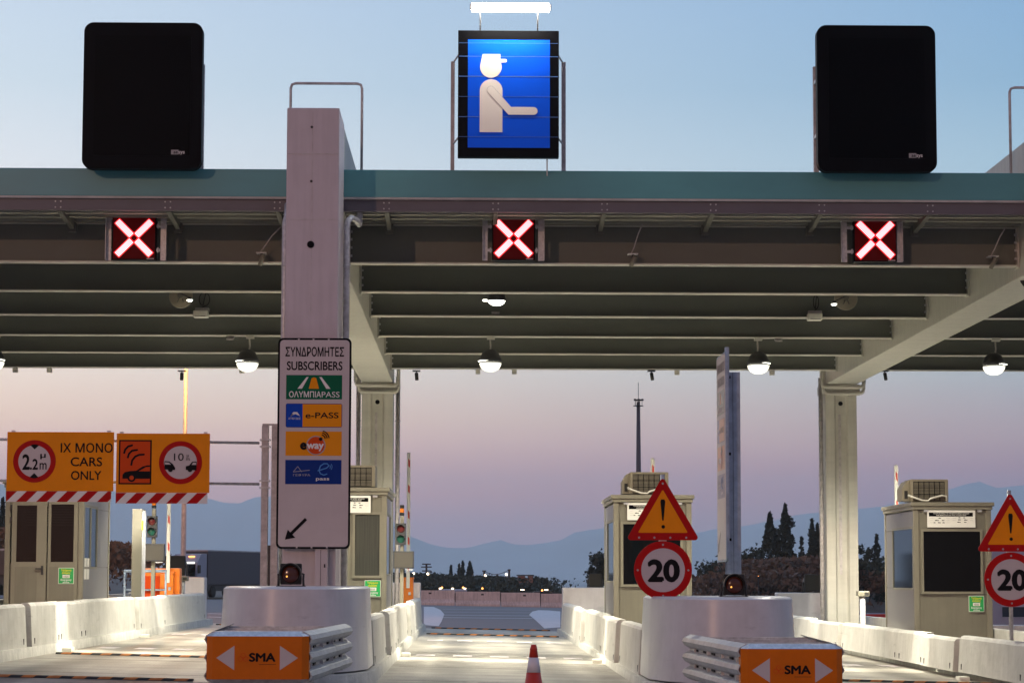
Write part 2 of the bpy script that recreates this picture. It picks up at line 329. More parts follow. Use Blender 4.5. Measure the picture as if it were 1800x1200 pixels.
def text(s, x, z, h, m, parent, y=-.006, wid=None, bold=0, name='lettering', align='CENTER', italic=0, lab=None):
    """lettering facing -y; h = cap height, wid = total width to fit"""
    cu = bpy.data.curves.new(name, 'FONT'); cu.body = s; cu.size = 1; cu.offset = 0; cu.resolution_u = 4; cu.extrude = 0
    ob = bpy.data.objects.new(name, cu); C.objects.link(ob)
    bpy.context.view_layer.update(); dg = bpy.context.evaluated_depsgraph_get(); me = bpy.data.meshes.new_from_object(ob.evaluated_get(dg))
    bpy.data.objects.remove(ob); bpy.data.curves.remove(cu)
    if not len(me.vertices): return None
    cap = .70                                   # cap height of the built-in face at size 1
    xs = [v.co.x for v in me.vertices]; x0, x1 = min(xs), max(xs); k = h / cap
    kx = wid / (x1 - x0) if wid else k
    off = {'CENTER': (x0 + x1) / 2, 'LEFT': x0, 'RIGHT': x1}[align]
    bm = bmesh.new(); bm.from_mesh(me)
    for v in bm.verts: v.co = Vector((x + (v.co.x - off) * kx + italic * v.co.y * k, y, z + v.co.y * k))
    base_f = bm.faces[:]
    if bold:                                    # heavier strokes: shifted copies, each a hair behind the other
        for q_, (sx, sz) in enumerate(((-1, 0), (1, 0), (0, -1), (0, 1), (-.7, -.7), (.7, .7))):
            du = bmesh.ops.duplicate(bm, geom=base_f)
            for g in du['geom']:
                if isinstance(g, bmesh.types.BMVert): g.co.x += sx * bold * kx * .9; g.co.z += sz * bold * k * .9; g.co.y += .00025 * (q_ + 1)
    ex = bmesh.ops.extrude_face_region(bm, geom=base_f)
    for g in ex['geom']:
        if isinstance(g, bmesh.types.BMVert): g.co.y += .002
    bmesh.ops.recalc_face_normals(bm, faces=bm.faces[:])
    bm.to_mesh(me); bm.free(); me.name = name
    me.materials.clear(); me.materials.append(M[m])
    o = bpy.data.objects.new(name, me); C.objects.link(o); o.parent = parent
    return o

# ------------------------------------------------------------------ the lie of the land
def gz(x, y=40):                 # cross fall to the right, slight drop beyond the plaza
    return -.0217 * x - max(0, y - 60) * .005 if y < 150 else -.0217 * max(-40, min(40, x)) - .45
ISL = [-8.04, -2.38, 3.28, 8.94]

def sheet(name, x0, x1, y0, y1, dz, m, nx=2, ny=2, kind='structure', zf=gz):
    mb = MB(); vs = []
    for j in range(ny + 1):
        for i in range(nx + 1):
            x = x0 + (x1 - x0) * i / nx; y = y0 + (y1 - y0) * j / ny; vs.append((x, y, zf(x, y) + dz))
    fs = [(j * (nx + 1) + i, j * (nx + 1) + i + 1, (j + 1) * (nx + 1) + i + 1, (j + 1) * (nx + 1) + i) for j in range(ny) for i in range(nx)]
    mb.add(vs, fs); return tag(mb.build(name, m), kind=kind)
def land():
    xs = [-12000, -4000, -1200, -400, -150, -60, -30, 0, 30, 60, 150, 400, 1200, 4000, 12000]; ys = [-60, 0, 60, 100, 150, 260, 400, 520, 2000, 9000, 16000]
    def z(x, y):
        b = gz(max(-40, min(40, x)), y) - .06
        if y > 260: b -= (min(y, 520) - 260) * .035
        return b
    mb = MB(); vs = [(x, y, z(x, y)) for y in ys for x in xs]; n = len(xs)
    mb.add(vs, [(j * n + i, j * n + i + 1, (j + 1) * n + i + 1, (j + 1) * n + i) for j in range(len(ys) - 1) for i in range(n - 1)])
    tag(mb.build('ground', 'ground'), kind='structure')
land()
sheet('toll_lane', -40, 40, -20, 59.5, -.004, 'lane', 2, 1)
sheet('road', -60, 60, 59.5, 150, -.004, 'asphalt', 2, 3)
MB().add([(-12000, 420, -7.2), (12000, 420, -7.2), (12000, 8800, -7.2), (-12000, 8800, -7.2)], [(0, 1, 2, 3)]).build('sea', 'sea')['kind'] = 'structure'
# ------------------------------------------------------------------ mountains
def mountains():
    pts = [(-700, 840), (-400, 800), (-150, 835), (0, 850), (200, 862), (330, 872), (372, 877), (388, 881), (405, 884.5), (422, 884), (436, 878), (450, 872.5), (475, 871), (510, 880), (560, 893), (640, 905), (690, 915), (724, 943), (755, 955), (782, 962), (820, 962), (850, 955), (880, 949), (905, 957), (930, 958), (985, 950), (1010, 936), (1060, 927),
           (1120, 932), (1222, 936), (1250, 931), (1305, 925), (1340, 918), (1400, 905), (1440, 900), (1510, 893), (1550, 889), (1580, 880), (1640, 868), (1668, 860), (1700, 849), (1722, 846), (1752, 856), (1800, 853), (1900, 840), (2100, 850), (2400, 880)]
    mb = MB(); rows = []
    Y = 9000; fine = []
    for (a, b) in zip(pts[:-1], pts[1:]):
        n = max(1, int((b[0] - a[0]) / 12))
        for k in range(n): t = k / n; fine.append((a[0] + (b[0] - a[0]) * t, a[1] + (b[1] - a[1]) * t + rnd.uniform(-.9, .9)))
    cols = []
    for u, v in fine:
        p = at(u, v, Y); z = p.z
        cols.append([(p.x * .93, Y - 900, -30), (p.x * .965, Y - 420, z * (.35 + rnd.uniform(-.05, .08))), (p.x * .985, Y - 180, z * (.72 + rnd.uniform(-.06, .06))), (p.x, Y, z), (p.x * 1.03, Y + 500, z * .5), (p.x * 1.06, Y + 1000, -30)])
    n = len(cols[0]); vs = [q for c in cols for q in c]
    fs = [(i * n + j, (i + 1) * n + j, (i + 1) * n + j + 1, i * n + j + 1) for i in range(len(cols) - 1) for j in range(n - 1)]
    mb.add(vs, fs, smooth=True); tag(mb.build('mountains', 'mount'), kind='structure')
mountains()

# banks of dry earth on both sides of the plaza, beyond the road
def bank(name, prof, Y0, Y1):    # prof = (u, v) crest line at Y1
    mb = MB(); cs = []
    for u, v in prof:
        p = at(u, v, Y1); q = at(u, 1015, Y0); cs.append([(q.x, Y0, gz(q.x, Y0) - .1), (p.x * .98, (Y0 + Y1) / 2, p.z * .6 - .3), (p.x, Y1, p.z), (p.x * 1.03, Y1 + 30, p.z - 1.5), (p.x * 1.06, Y1 + 60, -4)])
    n = 5; mb.add([q for c in cs for q in c], [(i * n + j, (i + 1) * n + j, (i + 1) * n + j + 1, i * n + j + 1) for i in range(len(cs) - 1) for j in range(n - 1)], smooth=True)
    return tag(mb.build(name, 'bank'), kind='structure')
bank('bank', [(-500, 985), (-100, 980), (40, 985), (150, 988), (300, 1000), (380, 1015), (450, 1024)], 152, 200)
bank('bank', [(1160, 1024), (1230, 1018), (1300, 1008), (1400, 1000), (1460, 998), (1520, 1000), (1600, 995), (1800, 985), (2300, 980)], 152, 190)
bank('bank', [(500, 1022), (600, 1020), (700, 1018), (800, 1019), (900, 1021), (960, 1026), (985, 1034)], 200, 260)

# ------------------------------------------------------------------ leaves
def leaf(mb, p, s, r):
    a = Vector((r.gauss(0, 1), r.gauss(0, 1), r.gauss(0, 1))).normalized() * s; b = a.cross(Vector((r.gauss(0, 1), r.gauss(0, 1), r.gauss(0, 1)))).normalized() * s * .7
    mb.add([p + a, p - a * .4 + b, p - a * .4 - b], [(0, 1, 2)])
def cypress(u, vtop, Y, wpx, label, vb=1012, n=1500, group='cypresses beyond the toll plaza'):
    top = at(u, vtop, Y); H = top.z - (gz(top.x, Y) - .3) ; base = (top.x, Y, top.z - H); s = F / Y; W = wpx / s / 2 * 1.3
    t = thing('cypress_tree', label, 'tree', base, 0, group)
    MB().tube([(0, 0, -.5), (0, 0, H * .5), (0, 0, H * .96)], [.16, .09, .02], 6).build('trunk', 'bark', t)
    mb = MB(); r = random.Random(int(u * 7)); lobes = [(r.uniform(.15, .9), r.uniform(0, 6.28), r.uniform(.1, .32)) for _ in range(26)]
    for k in range(n):
        h = r.random() ** 1.25; prof = (1 - h) ** .8 * min(1, .6 + h * 5) * 1.25
        a = r.uniform(0, 6.283); g = 1
        for lh, la, lw in lobes:
            d = abs(h - lh); da = abs((a - la + 3.14) % 6.283 - 3.14)
            if d < .04 and da < .9: g += lw * 2.2
        rad = W * prof * g * (.35 + .65 * r.random() ** .4)
        leaf(mb, Vector((rad * math.cos(a), rad * math.sin(a), .04 * H + h * H * .96 + r.uniform(-.1, .25))), .13 + .12 * r.random(), r)
    mb.build('crown', 'cypress', t); return t
def tree(u, vtop, Y, wpx, label, mt='foliage', n=1100, group='broad trees beyond the toll plaza', name='broadleaf_tree'):
    top = at(u, vtop, Y); g0 = gz(top.x, Y) - .4; H = max(2.0, top.z - g0); W = wpx * Y / F / 2; r = random.Random(int(u * 13 + vtop))
    t = thing(name, label, 'tree', (top.x, Y, top.z - H), 0, group)
    m = MB(); m.tube([(0, 0, -.5), (.1, 0, H * .35), (0, .1, H * .7)], [.2, .13, .05], 6)
    cl = []
    for k in range(26):
        a = r.uniform(0, 6.28); h = r.uniform(.22, 1); q = W * math.sqrt(max(.04, 1 - ((h - .5) / .55) ** 2)) * r.uniform(.15, 1) ** .6; c = Vector((q * math.cos(a), q * math.sin(a), H * h * r.uniform(.9, 1.02))); cl.append((c, r.uniform(.16, .34) * W + .12))
        if k % 2: m.tube([(0, 0, H * .25), tuple(c)], [.07, .015], 5)
    m.build('trunk', 'bark', t)
    mb = MB()
    for k in range(int(n * 1.4)):
        c, cr = r.choice(cl); d = Vector((r.gauss(0, .6), r.gauss(0, .6), r.gauss(0, .5))) * cr
        leaf(mb, c + d, .10 + .13 * r.random(), r)
    mb.build('crown', mt, t); return t
def scrub(name, u0, u1, Y0, Y1, vt, n, mt, hgt=1.6, seed=3):
    r = random.Random(seed); mb = MB()
    cl = []
    for k in range(int(n / 45)):
        u = r.uniform(u0, u1); Y = r.uniform(Y0, Y1); p = at(u, vt(u), Y); cl.append((p, r.uniform(.5, 1) * hgt))
    for k in range(n):
        p, c = r.choice(cl); d = Vector((r.gauss(0, .5), r.gauss(0, .5), 0)) * c
        leaf(mb, p + d + Vector((0, 0, -abs(r.gauss(0, .55)) * c)), .12 + .18 * r.random(), r)
    return tag(mb.build(name, mt), kind='stuff')
def lerp(pts):
    def f(u):
        for (a, b), (c, d) in zip(pts[:-1], pts[1:]):
            if a <= u <= c: return b + (d - b) * (u - a) / (c - a)
        return pts[0][1] if u < pts[0][0] else pts[-1][1]
    return f
# centre hill: dark grove with cypresses
scrub('scrub', 690, 972, 205, 250, lerp([(690, 1006), (745, 1008), (800, 1012), (830, 1016), (850, 1012), (900, 1016), (945, 1015), (962, 1020), (972, 1032)]), 9000, 'foliage', 3.2, 3)
scrub('scrub', 690, 975, 180, 205, lerp([(690, 1022), (900, 1024), (960, 1028), (975, 1038)]), 7000, 'foliage', 2.4, 5)
cypress(793, 996, 230, 6, 'shortest cypress left of the pointed pair above the far barrier', n=500)
cypress(807, 993, 232, 5, 'very thin cypress just left of the taller pointed pair, centre distance', n=400)
cypress(813.5, 987, 228, 7, 'tallest slim cypress on the dark hill behind the centre lane', n=700)
cypress(826, 988, 226, 13, 'wider cypress on the right of the group behind the centre lane', n=900)
cypress(709, 1000, 235, 6, 'small cypress beside the traffic light of the centre lane', n=300)
cypress(453, 988, 215, 7, 'thin cypress left of the galvanised gantry posts, behind the grey lorry', n=500)
cypress(445, 992, 215, 6, 'small cypress just behind the tail of the grey lorry', n=400)
for u, v, wp, lb in ((858, 1012, 40, 'low dark rounded tree left of the brick hut'), (946, 1015, 42, 'low dark rounded tree right of the brick hut, end of the dark hill'), (760, 1010, 44, 'dark rounded tree under the utility pole')):
    tree(u, v, 215, wp, lb, n=900)
# right-hand cypresses
cypress(1353, 905, 165, 38, 'broad cypress, left of the tall pair seen between sign post and rear pillar', n=3400)
cypress(1380, 891, 165, 30, 'tallest slim cypress, right of the pair between sign post and rear pillar', n=3000)
cypress(1427, 917, 168, 17, 'slim cypress close beside the right rear pillar', n=1700)
cypress(1437, 924, 168, 16, 'cypress half hidden by the right rear pillar', n=1400)
cypress(1409, 945, 160, 12, 'small open-branched cypress left of the right rear pillar', n=450)
cypress(1541, 943, 165, 17, 'ragged cypress between the right rear pillar and the right booth', n=800)
tree(1518, 953, 165, 34, 'dark bushy tree left of the ragged cypress, right of the rear pillar', n=1800)
tree(1048, 972, 150, 34, 'dark tree peeping out left of the centre booth with the speed sign', n=1500)
tree(1315, 968, 160, 60, 'low spreading tree left of the broad cypress', n=1500)
tree(1262, 988, 158, 70, 'low dark tree behind the edge-on subscribers sign', n=1500)
tree(1478, 985, 160, 60, 'dark tree behind the foot of the right rear pillar', n=1200)
tree(1560, 985, 160, 50, 'dark tree behind the left corner of the right booth', n=1000)
cypress(17, 872, 150, 20, 'dark cypress at the far left behind the left booth', n=1500)
cypress(5, 880, 152, 16, 'cypress cut by the left frame edge', n=1200)
scrub('scrub', -120, 45, 140, 160, lerp([(-120, 925), (0, 928), (45, 950)]), 5000, 'dry', 2.2, 11)
scrub('scrub', 150, 262, 140, 158, lerp([(150, 950), (200, 955), (240, 964), (262, 975)]), 3800, 'dry', 2.0, 12)
scrub('scrub', 1290, 1445, 146, 160, lerp([(1290, 992), (1325, 984), (1350, 990), (1385, 980), (1400, 992), (1430, 978), (1445, 985)]), 6500, 'dry_dark', 2.0, 13)
scrub('scrub', 1215, 1620, 140, 150, lerp([(1215, 1016), (1300, 1004), (1440, 1000), (1620, 1008)]), 6500, 'dry_dark', 1.5, 15)
scrub('scrub', 1495, 1600, 150, 160, lerp([(1495, 990), (1600, 1000)]), 2500, 'dry', 1.0, 16)
scrub('scrub', 1470, 1570, 140, 150, lerp([(1470, 985), (1570, 992)]), 2200, 'foliage', 1.2, 14)
# ------------------------------------------------------------------ road markings, far barrier
def band(name, quad, m='roadpaint', dz=.004):    # quad of (x, y)
    mb = MB(); mb.add([(x, y, gz(x, y) + dz) for x, y in quad], [tuple(range(len(quad)))]); return tag(mb.build(name, m), kind='structure')
def G(u, v, dz=0):               # measured point on the ground
    Y = 40.0
    for _ in range(40):
        p = at(u, v, Y); g = gz(p.x, p.y)
        Y = max(15, min(148, Y * (CAMZ - g) / max(.01, CAMZ - p.z)))
    return at(u, v, Y)
for q in ([(745, 1066), (762, 1066), (774, 1071), (781, 1079), (776, 1092), (771, 1100), (745, 1098)], [(985, 1074), (950, 1071), (936, 1074), (930, 1080), (942, 1090), (957, 1104), (985, 1102)]):
    band('road_marking', [tuple(G(u, v))[:2] for u, v in q])
for k, v in enumerate((1070, 1075, 1080.5, 1085)):
    a, b = G(778 - k, v), G(932 + k * 1.5, v + 1.6); t_ = .35 + .15 * (k > 1)
    band('road_marking', [(a.x, a.y), (b.x, b.y), (b.x, b.y + t_ * 1.6), (a.x, a.y + t_ * 1.6)])
for v0, x0, x1 in ((1078, 372, 395), (1084, 372, 395)):
    a, b = G(x0 - 10, v0), G(x1, v0 + 1); band('road_marking', [(a.x, a.y), (b.x, b.y), (b.x, b.y + .9), (a.x, a.y + .9)])
LANES = [-5.21, .45, 6.11]
# sawn joints across the slabs
for li, lx in enumerate(LANES):
    for yy in (29.4, 33.9, 40.6, 44.9, 50.2, 55.4): band('slab_joint', [(lx - 1.62, yy), (lx + 1.62, yy), (lx + 1.62, yy + .06), (lx - 1.62, yy + .06)], 'rubber', .001)
# piano-key blocks across the three lanes
for li, lx in enumerate(LANES):
    for yy in (38.6, 47.8):
        for k in range(5):
            cx = lx - 1.32 + k * .66; band('road_marking', [(cx - .17, yy), (cx + .17, yy), (cx + .17, yy + .75), (cx - .17, yy + .75)])

def far_barrier():
    segs = [(690, 800), (800, 880), (880, 950), (950, 1030)]
    names = ['with a dark stain at its left', 'in the middle of the row', 'below the brick hut', 'at the right, below the sea']
    for (a, b), lb in zip(segs, names):
        Y = 138; p, q = at(a, 1040, Y), at(b, 1044, Y); L_ = q.x - p.x; g = gz((p.x + q.x) / 2, Y)
        t = thing('road_barrier', 'far pinkish concrete road barrier segment ' + lb, 'barrier', ((p.x + q.x) / 2, Y, g), 0, 'concrete barriers across the far road')
        pr = [(-.32, -.2), (-.32, .12), (-.16, .36), (-.1, .92), (.1, .92), (.16, .36), (.32, .12), (.32, -.2)]
        MB().prism(pr, -L_ / 2 + .03, L_ / 2 - .03, 'x').build('barrier_body', 'far_conc', t)
        MB().cbox(L_ * .1, -.115, .74, .18, .05, .1).build('reflector', 'dark', t)
far_barrier()

# ------------------------------------------------------------------ toll islands
YN, YE = 30.2, 57.8              # where the lower side walls begin / end
SEG = [(30.2, 34.4, 0), (34.4, 36.9, .07), (36.9, 39.3, .02), (39.3, 45.4, 0.0), (45.4, 49.4, .07), (49.4, 57.0, .02)]
ordn = ['nearest', 'second', 'third', 'fourth', 'fifth', 'farthest']
lanes_txt = {0: 'left kerb of the left lane', 1: 'left kerb of the centre lane', 2: 'right kerb of the centre lane', 3: 'right kerb of the right lane'}
HW = .98
def nose_plan(w, yf, yb, bow, n=14):
    p = [(w, yb), (-w, yb)]
    for k in range(n + 1):
        t = -1 + 2 * k / n; x = w * t; e = 1 - abs(t) ** 3.0
        p.append((x, yf + bow - bow * e ** .8 if e > 0 else yf + bow))
    return p
def loft(mb, pl0, pl1, z0, z1, mi=0):
    n = len(pl0); o = len(mb.v); mb.v += [(x, y, z0) for x, y in pl0] + [(x, y, z1) for x, y in pl1]
    for i in range(n): mb.f.append([o + i, o + (i + 1) % n, o + n + (i + 1) % n, o + n + i]); mb.mi.append(mi); mb.sm.append(n > 8)
    return o
for i, X in enumerate(ISL):
    g = gz(X)
    # kerb slab under everything
    mb = MB(); p0 = nose_plan(HW + .12, 27.15, YE + .2, 1.2); p1 = nose_plan(HW + .09, 27.2, YE + .17, 1.2)
    n = len(p0); o = loft(mb, p0, p1, -.15, .13); mb.f.append([o + n + k for k in range(n)]); mb.mi.append(0); mb.sm.append(False)
    tag(mb.build('island_kerb', 'kerb', None, (X, 0, g)), kind='structure')
    # nose block
    lab = {0: 'white curved concrete nose block of the far left island', 1: 'white curved concrete nose block under the subscribers sign, left of the centre lane', 2: 'white curved concrete nose block right of the centre lane with an amber lamp on top', 3: 'white curved concrete nose block of the far right island'}[i]
    mb = MB(); a = nose_plan(HW, 27.4, YN, 1.25); b = nose_plan(HW - .05, 27.48, YN, 1.22); c = nose_plan(HW - .085, 27.53, YN - .03, 1.2)
    n = len(a); loft(mb, a, b, .15, 1.20); o = loft(mb, b, c, 1.20, 1.23); mb.f.append([o + n + k for k in range(n)]); mb.mi.append(0); mb.sm.append(False)
    nb = mb.build('nose_block', 'white_conc', None, (X, 0, g)); tag(nb, lab, 'concrete block', 'nose blocks of the toll islands')
    # end block
    mb = MB(); mb.box(-HW + .02, HW - .02, 57.02, 57.6, .13, 1.22, b=.03)
    el = {0: 'tall white concrete end wall behind the left booth, beside the grey lorry', 1: 'tall white end wall behind the orange cabinet left of the centre lane', 2: 'tall white end wall left of the booth with the speed sign', 3: 'tall white end wall behind the right rear pillar'}[i]
    tag(mb.build('end_wall', 'white_conc', None, (X, 0, g)), el, 'concrete wall', 'end walls of the toll islands')
    # side walls: the seen side in segments
    sd_ = 1 if i < 2 else -1; hgt = .80 if i < 3 else .66; wside = HW if i != 3 else HW + .28
    for k, (a, b, pr) in enumerate(SEG):
        x1 = wside + pr; hh = hgt + (.015 if k % 2 else 0)
        if i == 3: hh += (.04, -.02, .02, 0, .0, .02)[k]
        poly = [(x1 - .17, .13), (x1 + .02, .13), (x1 + .015, .17), (x1 - .02, hh - .05), (x1 - .05, hh - .012), (x1 - .09, hh), (x1 - .17, hh)]
        poly = [(sd_ * x, z) for x, z in poly]
        mb = MB(); mb.prism(poly, a + .035, b - .035)
        for q in ((a + .25), (b - .25)): mb.box(sd_ * (x1 + .0), sd_ * (x1 + .017), q - .02, q + .02, .17, .26, mi=1)
        t = mb.build('concrete_barrier', ['barrier', 'rubber'], None, (X, 0, g))
        tag(t, f'white concrete kerb barrier, {ordn[k]} from the camera along the {lanes_txt[i]}', 'barrier', 'concrete barriers along the toll islands')
    mb = MB(); mb.box(-sd_ * (HW - .16), -sd_ * HW, YN + .02, 57.0, .13, hgt, b=.03)
    tag(mb.build('concrete_barrier', 'barrier', None, (X, 0, g)), f'long white wall on the hidden side of the {("far left", "left", "right", "far right")[i]} toll island', 'barrier', 'concrete barriers along the toll islands')
    if i != 3 or True:
        mb = MB(); mb.box(-HW + .18, HW - .18, YN + .02, 57.0, .10, .22); tag(mb.build('island_paving', 'kerb', None, (X, 0, g)), kind='structure')

# small white kerb reflectors
for (i, y, lb) in ((0, 36.9, 'small white kerb marker near the left booth, nearer one'), (0, 45.4, 'small white kerb marker left lane, farther one'), (1, 38.2, 'small white kerb marker left of the centre lane'), (2, 37.2, 'small white kerb marker right of the centre lane'), (3, 33.5, 'small white kerb marker at the right lane')):
    sd_ = 1 if i < 2 else -1; x = ISL[i] + sd_ * (HW + .2 + (.22 if i == 3 else 0))
    mb = MB(); mb.cbox(0, 0, .03, .16, .3, .07, b=.015); tag(mb.build('kerb_marker', 'boom_white', None, (x, y, gz(x))), lb, 'marker', 'kerb markers')

# rubber strips with orange blocks
def strip(lx, y, label, skew=0, half=1.62):
    t = thing('rumble_strip', label, 'rumble strip', (lx, y, gz(lx)), skew, 'black and orange strips across the lanes')
    t.rotation_euler = (0, math.atan(.0217), skew)
    MB().prism([(-.08, 0), (-.05, .03), (.05, .03), (.08, 0)], -half, half, 'x').build('rubber_base', 'rubber', t)
    mb = MB(); n = 10
    for k in range(n):
        x = -half + (k + .5) * 2 * half / n; wd = half / n * .50
        mb.add([(x - wd, -.080, .004), (x + wd, -.080, .004), (x + wd + .04, -.051, .033), (x - wd + .04, -.051, .033)], [(0, 1, 2, 3)])
        mb.add([(x - wd + .04, -.051, .033), (x + wd + .04, -.051, .033), (x + wd + .1, .05, .033), (x - wd + .1, .05, .033)], [(0, 1, 2, 3)])
    mb.build('orange_block', 'strip_orange', t)
strip(LANES[0], 27.9, 'nearest black and orange rumble strip in the left lane', .0)
strip(LANES[0] , 35.6, 'second black and orange rumble strip in the left lane, before the bright band', -.06)
strip(LANES[0], 57.6, 'farthest rumble strip of the left lane, by the end wall')
strip(LANES[1], 53.2, 'nearer black and orange rumble strip across the centre lane', -.02)
strip(LANES[1], 59.4, 'farther black and orange rumble strip across the centre lane')
strip(LANES[2], 32.3, 'nearer black and orange rumble strip in the right lane', -.01)

# ------------------------------------------------------------------ canopy
M['bracket'] = mat('bracket_paint', (.13, .13, .11), .5, var=.1)
can = thing('toll_canopy', 'steel toll canopy with teal fascia on white concrete pillars over all lanes', 'canopy', (0, 0, 0))
XL, XR = -16.5, 17.0
Yf = 32.35
mb = MB(); mb.box(XL, XR, Yf, Yf + .12, 7.12, 7.545, b=.012); mb.build('fascia', 'fascia', can)
mb = MB(); mb.box(XL, XR, Yf - .03, Yf + .1, 7.085, 7.118); mb.build('drip_strip', 'lip', can)
mb = MB(); mb.box(XL, XR, Yf + .02, Yf + .09, 6.905, 7.083); mb.box(XL, XR, Yf + .0, Yf + .019, 6.905, 6.925)
x = XL + .3
while x < XR:
    bolts = MB()
    for dx in (-.04, .04):
        for dz in (-.045, .045): bolts.lathe([(.012, -.012), (.012, .0)], (x + dx, Yf + .018, 6.995 + dz), 6, axis='y')
    bolts.build('bolt_row', 'galv', can); x += 1.65
mb.build('edge_channel', 'channel', can)
# roof deck: trapezoidal sheet, ribs run along the fascia
mb = MB(); Ys = []; y = Yf + .12; k = 0
prof = []
while y < 54.0: prof += [(y, 7.07), (y + .24, 7.07), (y + .25, 6.925), (y + .37, 6.925), (y + .38, 7.07)]; y += .38
mb.add([(XL, a, b) for a, b in prof] + [(XR, a, b) for a, b in prof], [(i, i + 1, len(prof) + i + 1, len(prof) + i) for i in range(len(prof) - 1)])
mb.box(XL, XR, Yf + .13, 54.3, 7.30, 7.34)
mb.build('roof_deck', 'deck', can)
# cantilever brackets between edge channel and first beam
x = XL + .3
while x < XR:
    if all(abs(x - c) > .55 for c in (ISL[1], ISL[3])):
        mb = MB(); mb.add([(x - .035, Yf + .1, 6.90), (x + .035, Yf + .1, 6.90), (x + .035, 33.58, 6.80), (x - .035, 33.58, 6.80), (x - .035, Yf + .1, 6.96), (x + .035, Yf + .1, 6.96), (x + .035, 33.58, 6.96), (x - .035, 33.58, 6.96)],
                          [(0, 1, 2, 3), (4, 7, 6, 5), (0, 4, 5, 1), (2, 6, 7, 3), (0, 3, 7, 4), (1, 5, 6, 2)])
        mb.box(x - .06, x + .06, 33.52, 33.6, 6.76, 6.91); mb.build('bracket', 'bracket', can)
    x += 1.65
# cross beams (one length per bay)
BY = [33.7 + 3.42 * k for k in range(6)]
bays = [(XL, ISL[1] - .385), (ISL[1] + .385, ISL[3] - .385), (ISL[3] + .385, XR)]
for Y in BY:
    for a, b in bays:
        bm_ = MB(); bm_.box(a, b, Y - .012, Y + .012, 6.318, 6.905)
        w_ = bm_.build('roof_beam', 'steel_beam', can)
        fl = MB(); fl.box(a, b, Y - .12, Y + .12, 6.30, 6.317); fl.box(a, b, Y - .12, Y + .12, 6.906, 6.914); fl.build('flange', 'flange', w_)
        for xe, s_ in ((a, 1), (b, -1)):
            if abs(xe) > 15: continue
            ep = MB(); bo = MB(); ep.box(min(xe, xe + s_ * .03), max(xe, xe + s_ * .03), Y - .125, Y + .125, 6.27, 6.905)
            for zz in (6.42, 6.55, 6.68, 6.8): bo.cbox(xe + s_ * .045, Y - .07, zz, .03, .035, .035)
            ep.build('end_plate', 'flange', w_); bo.build('bolt_row', 'galv', w_)
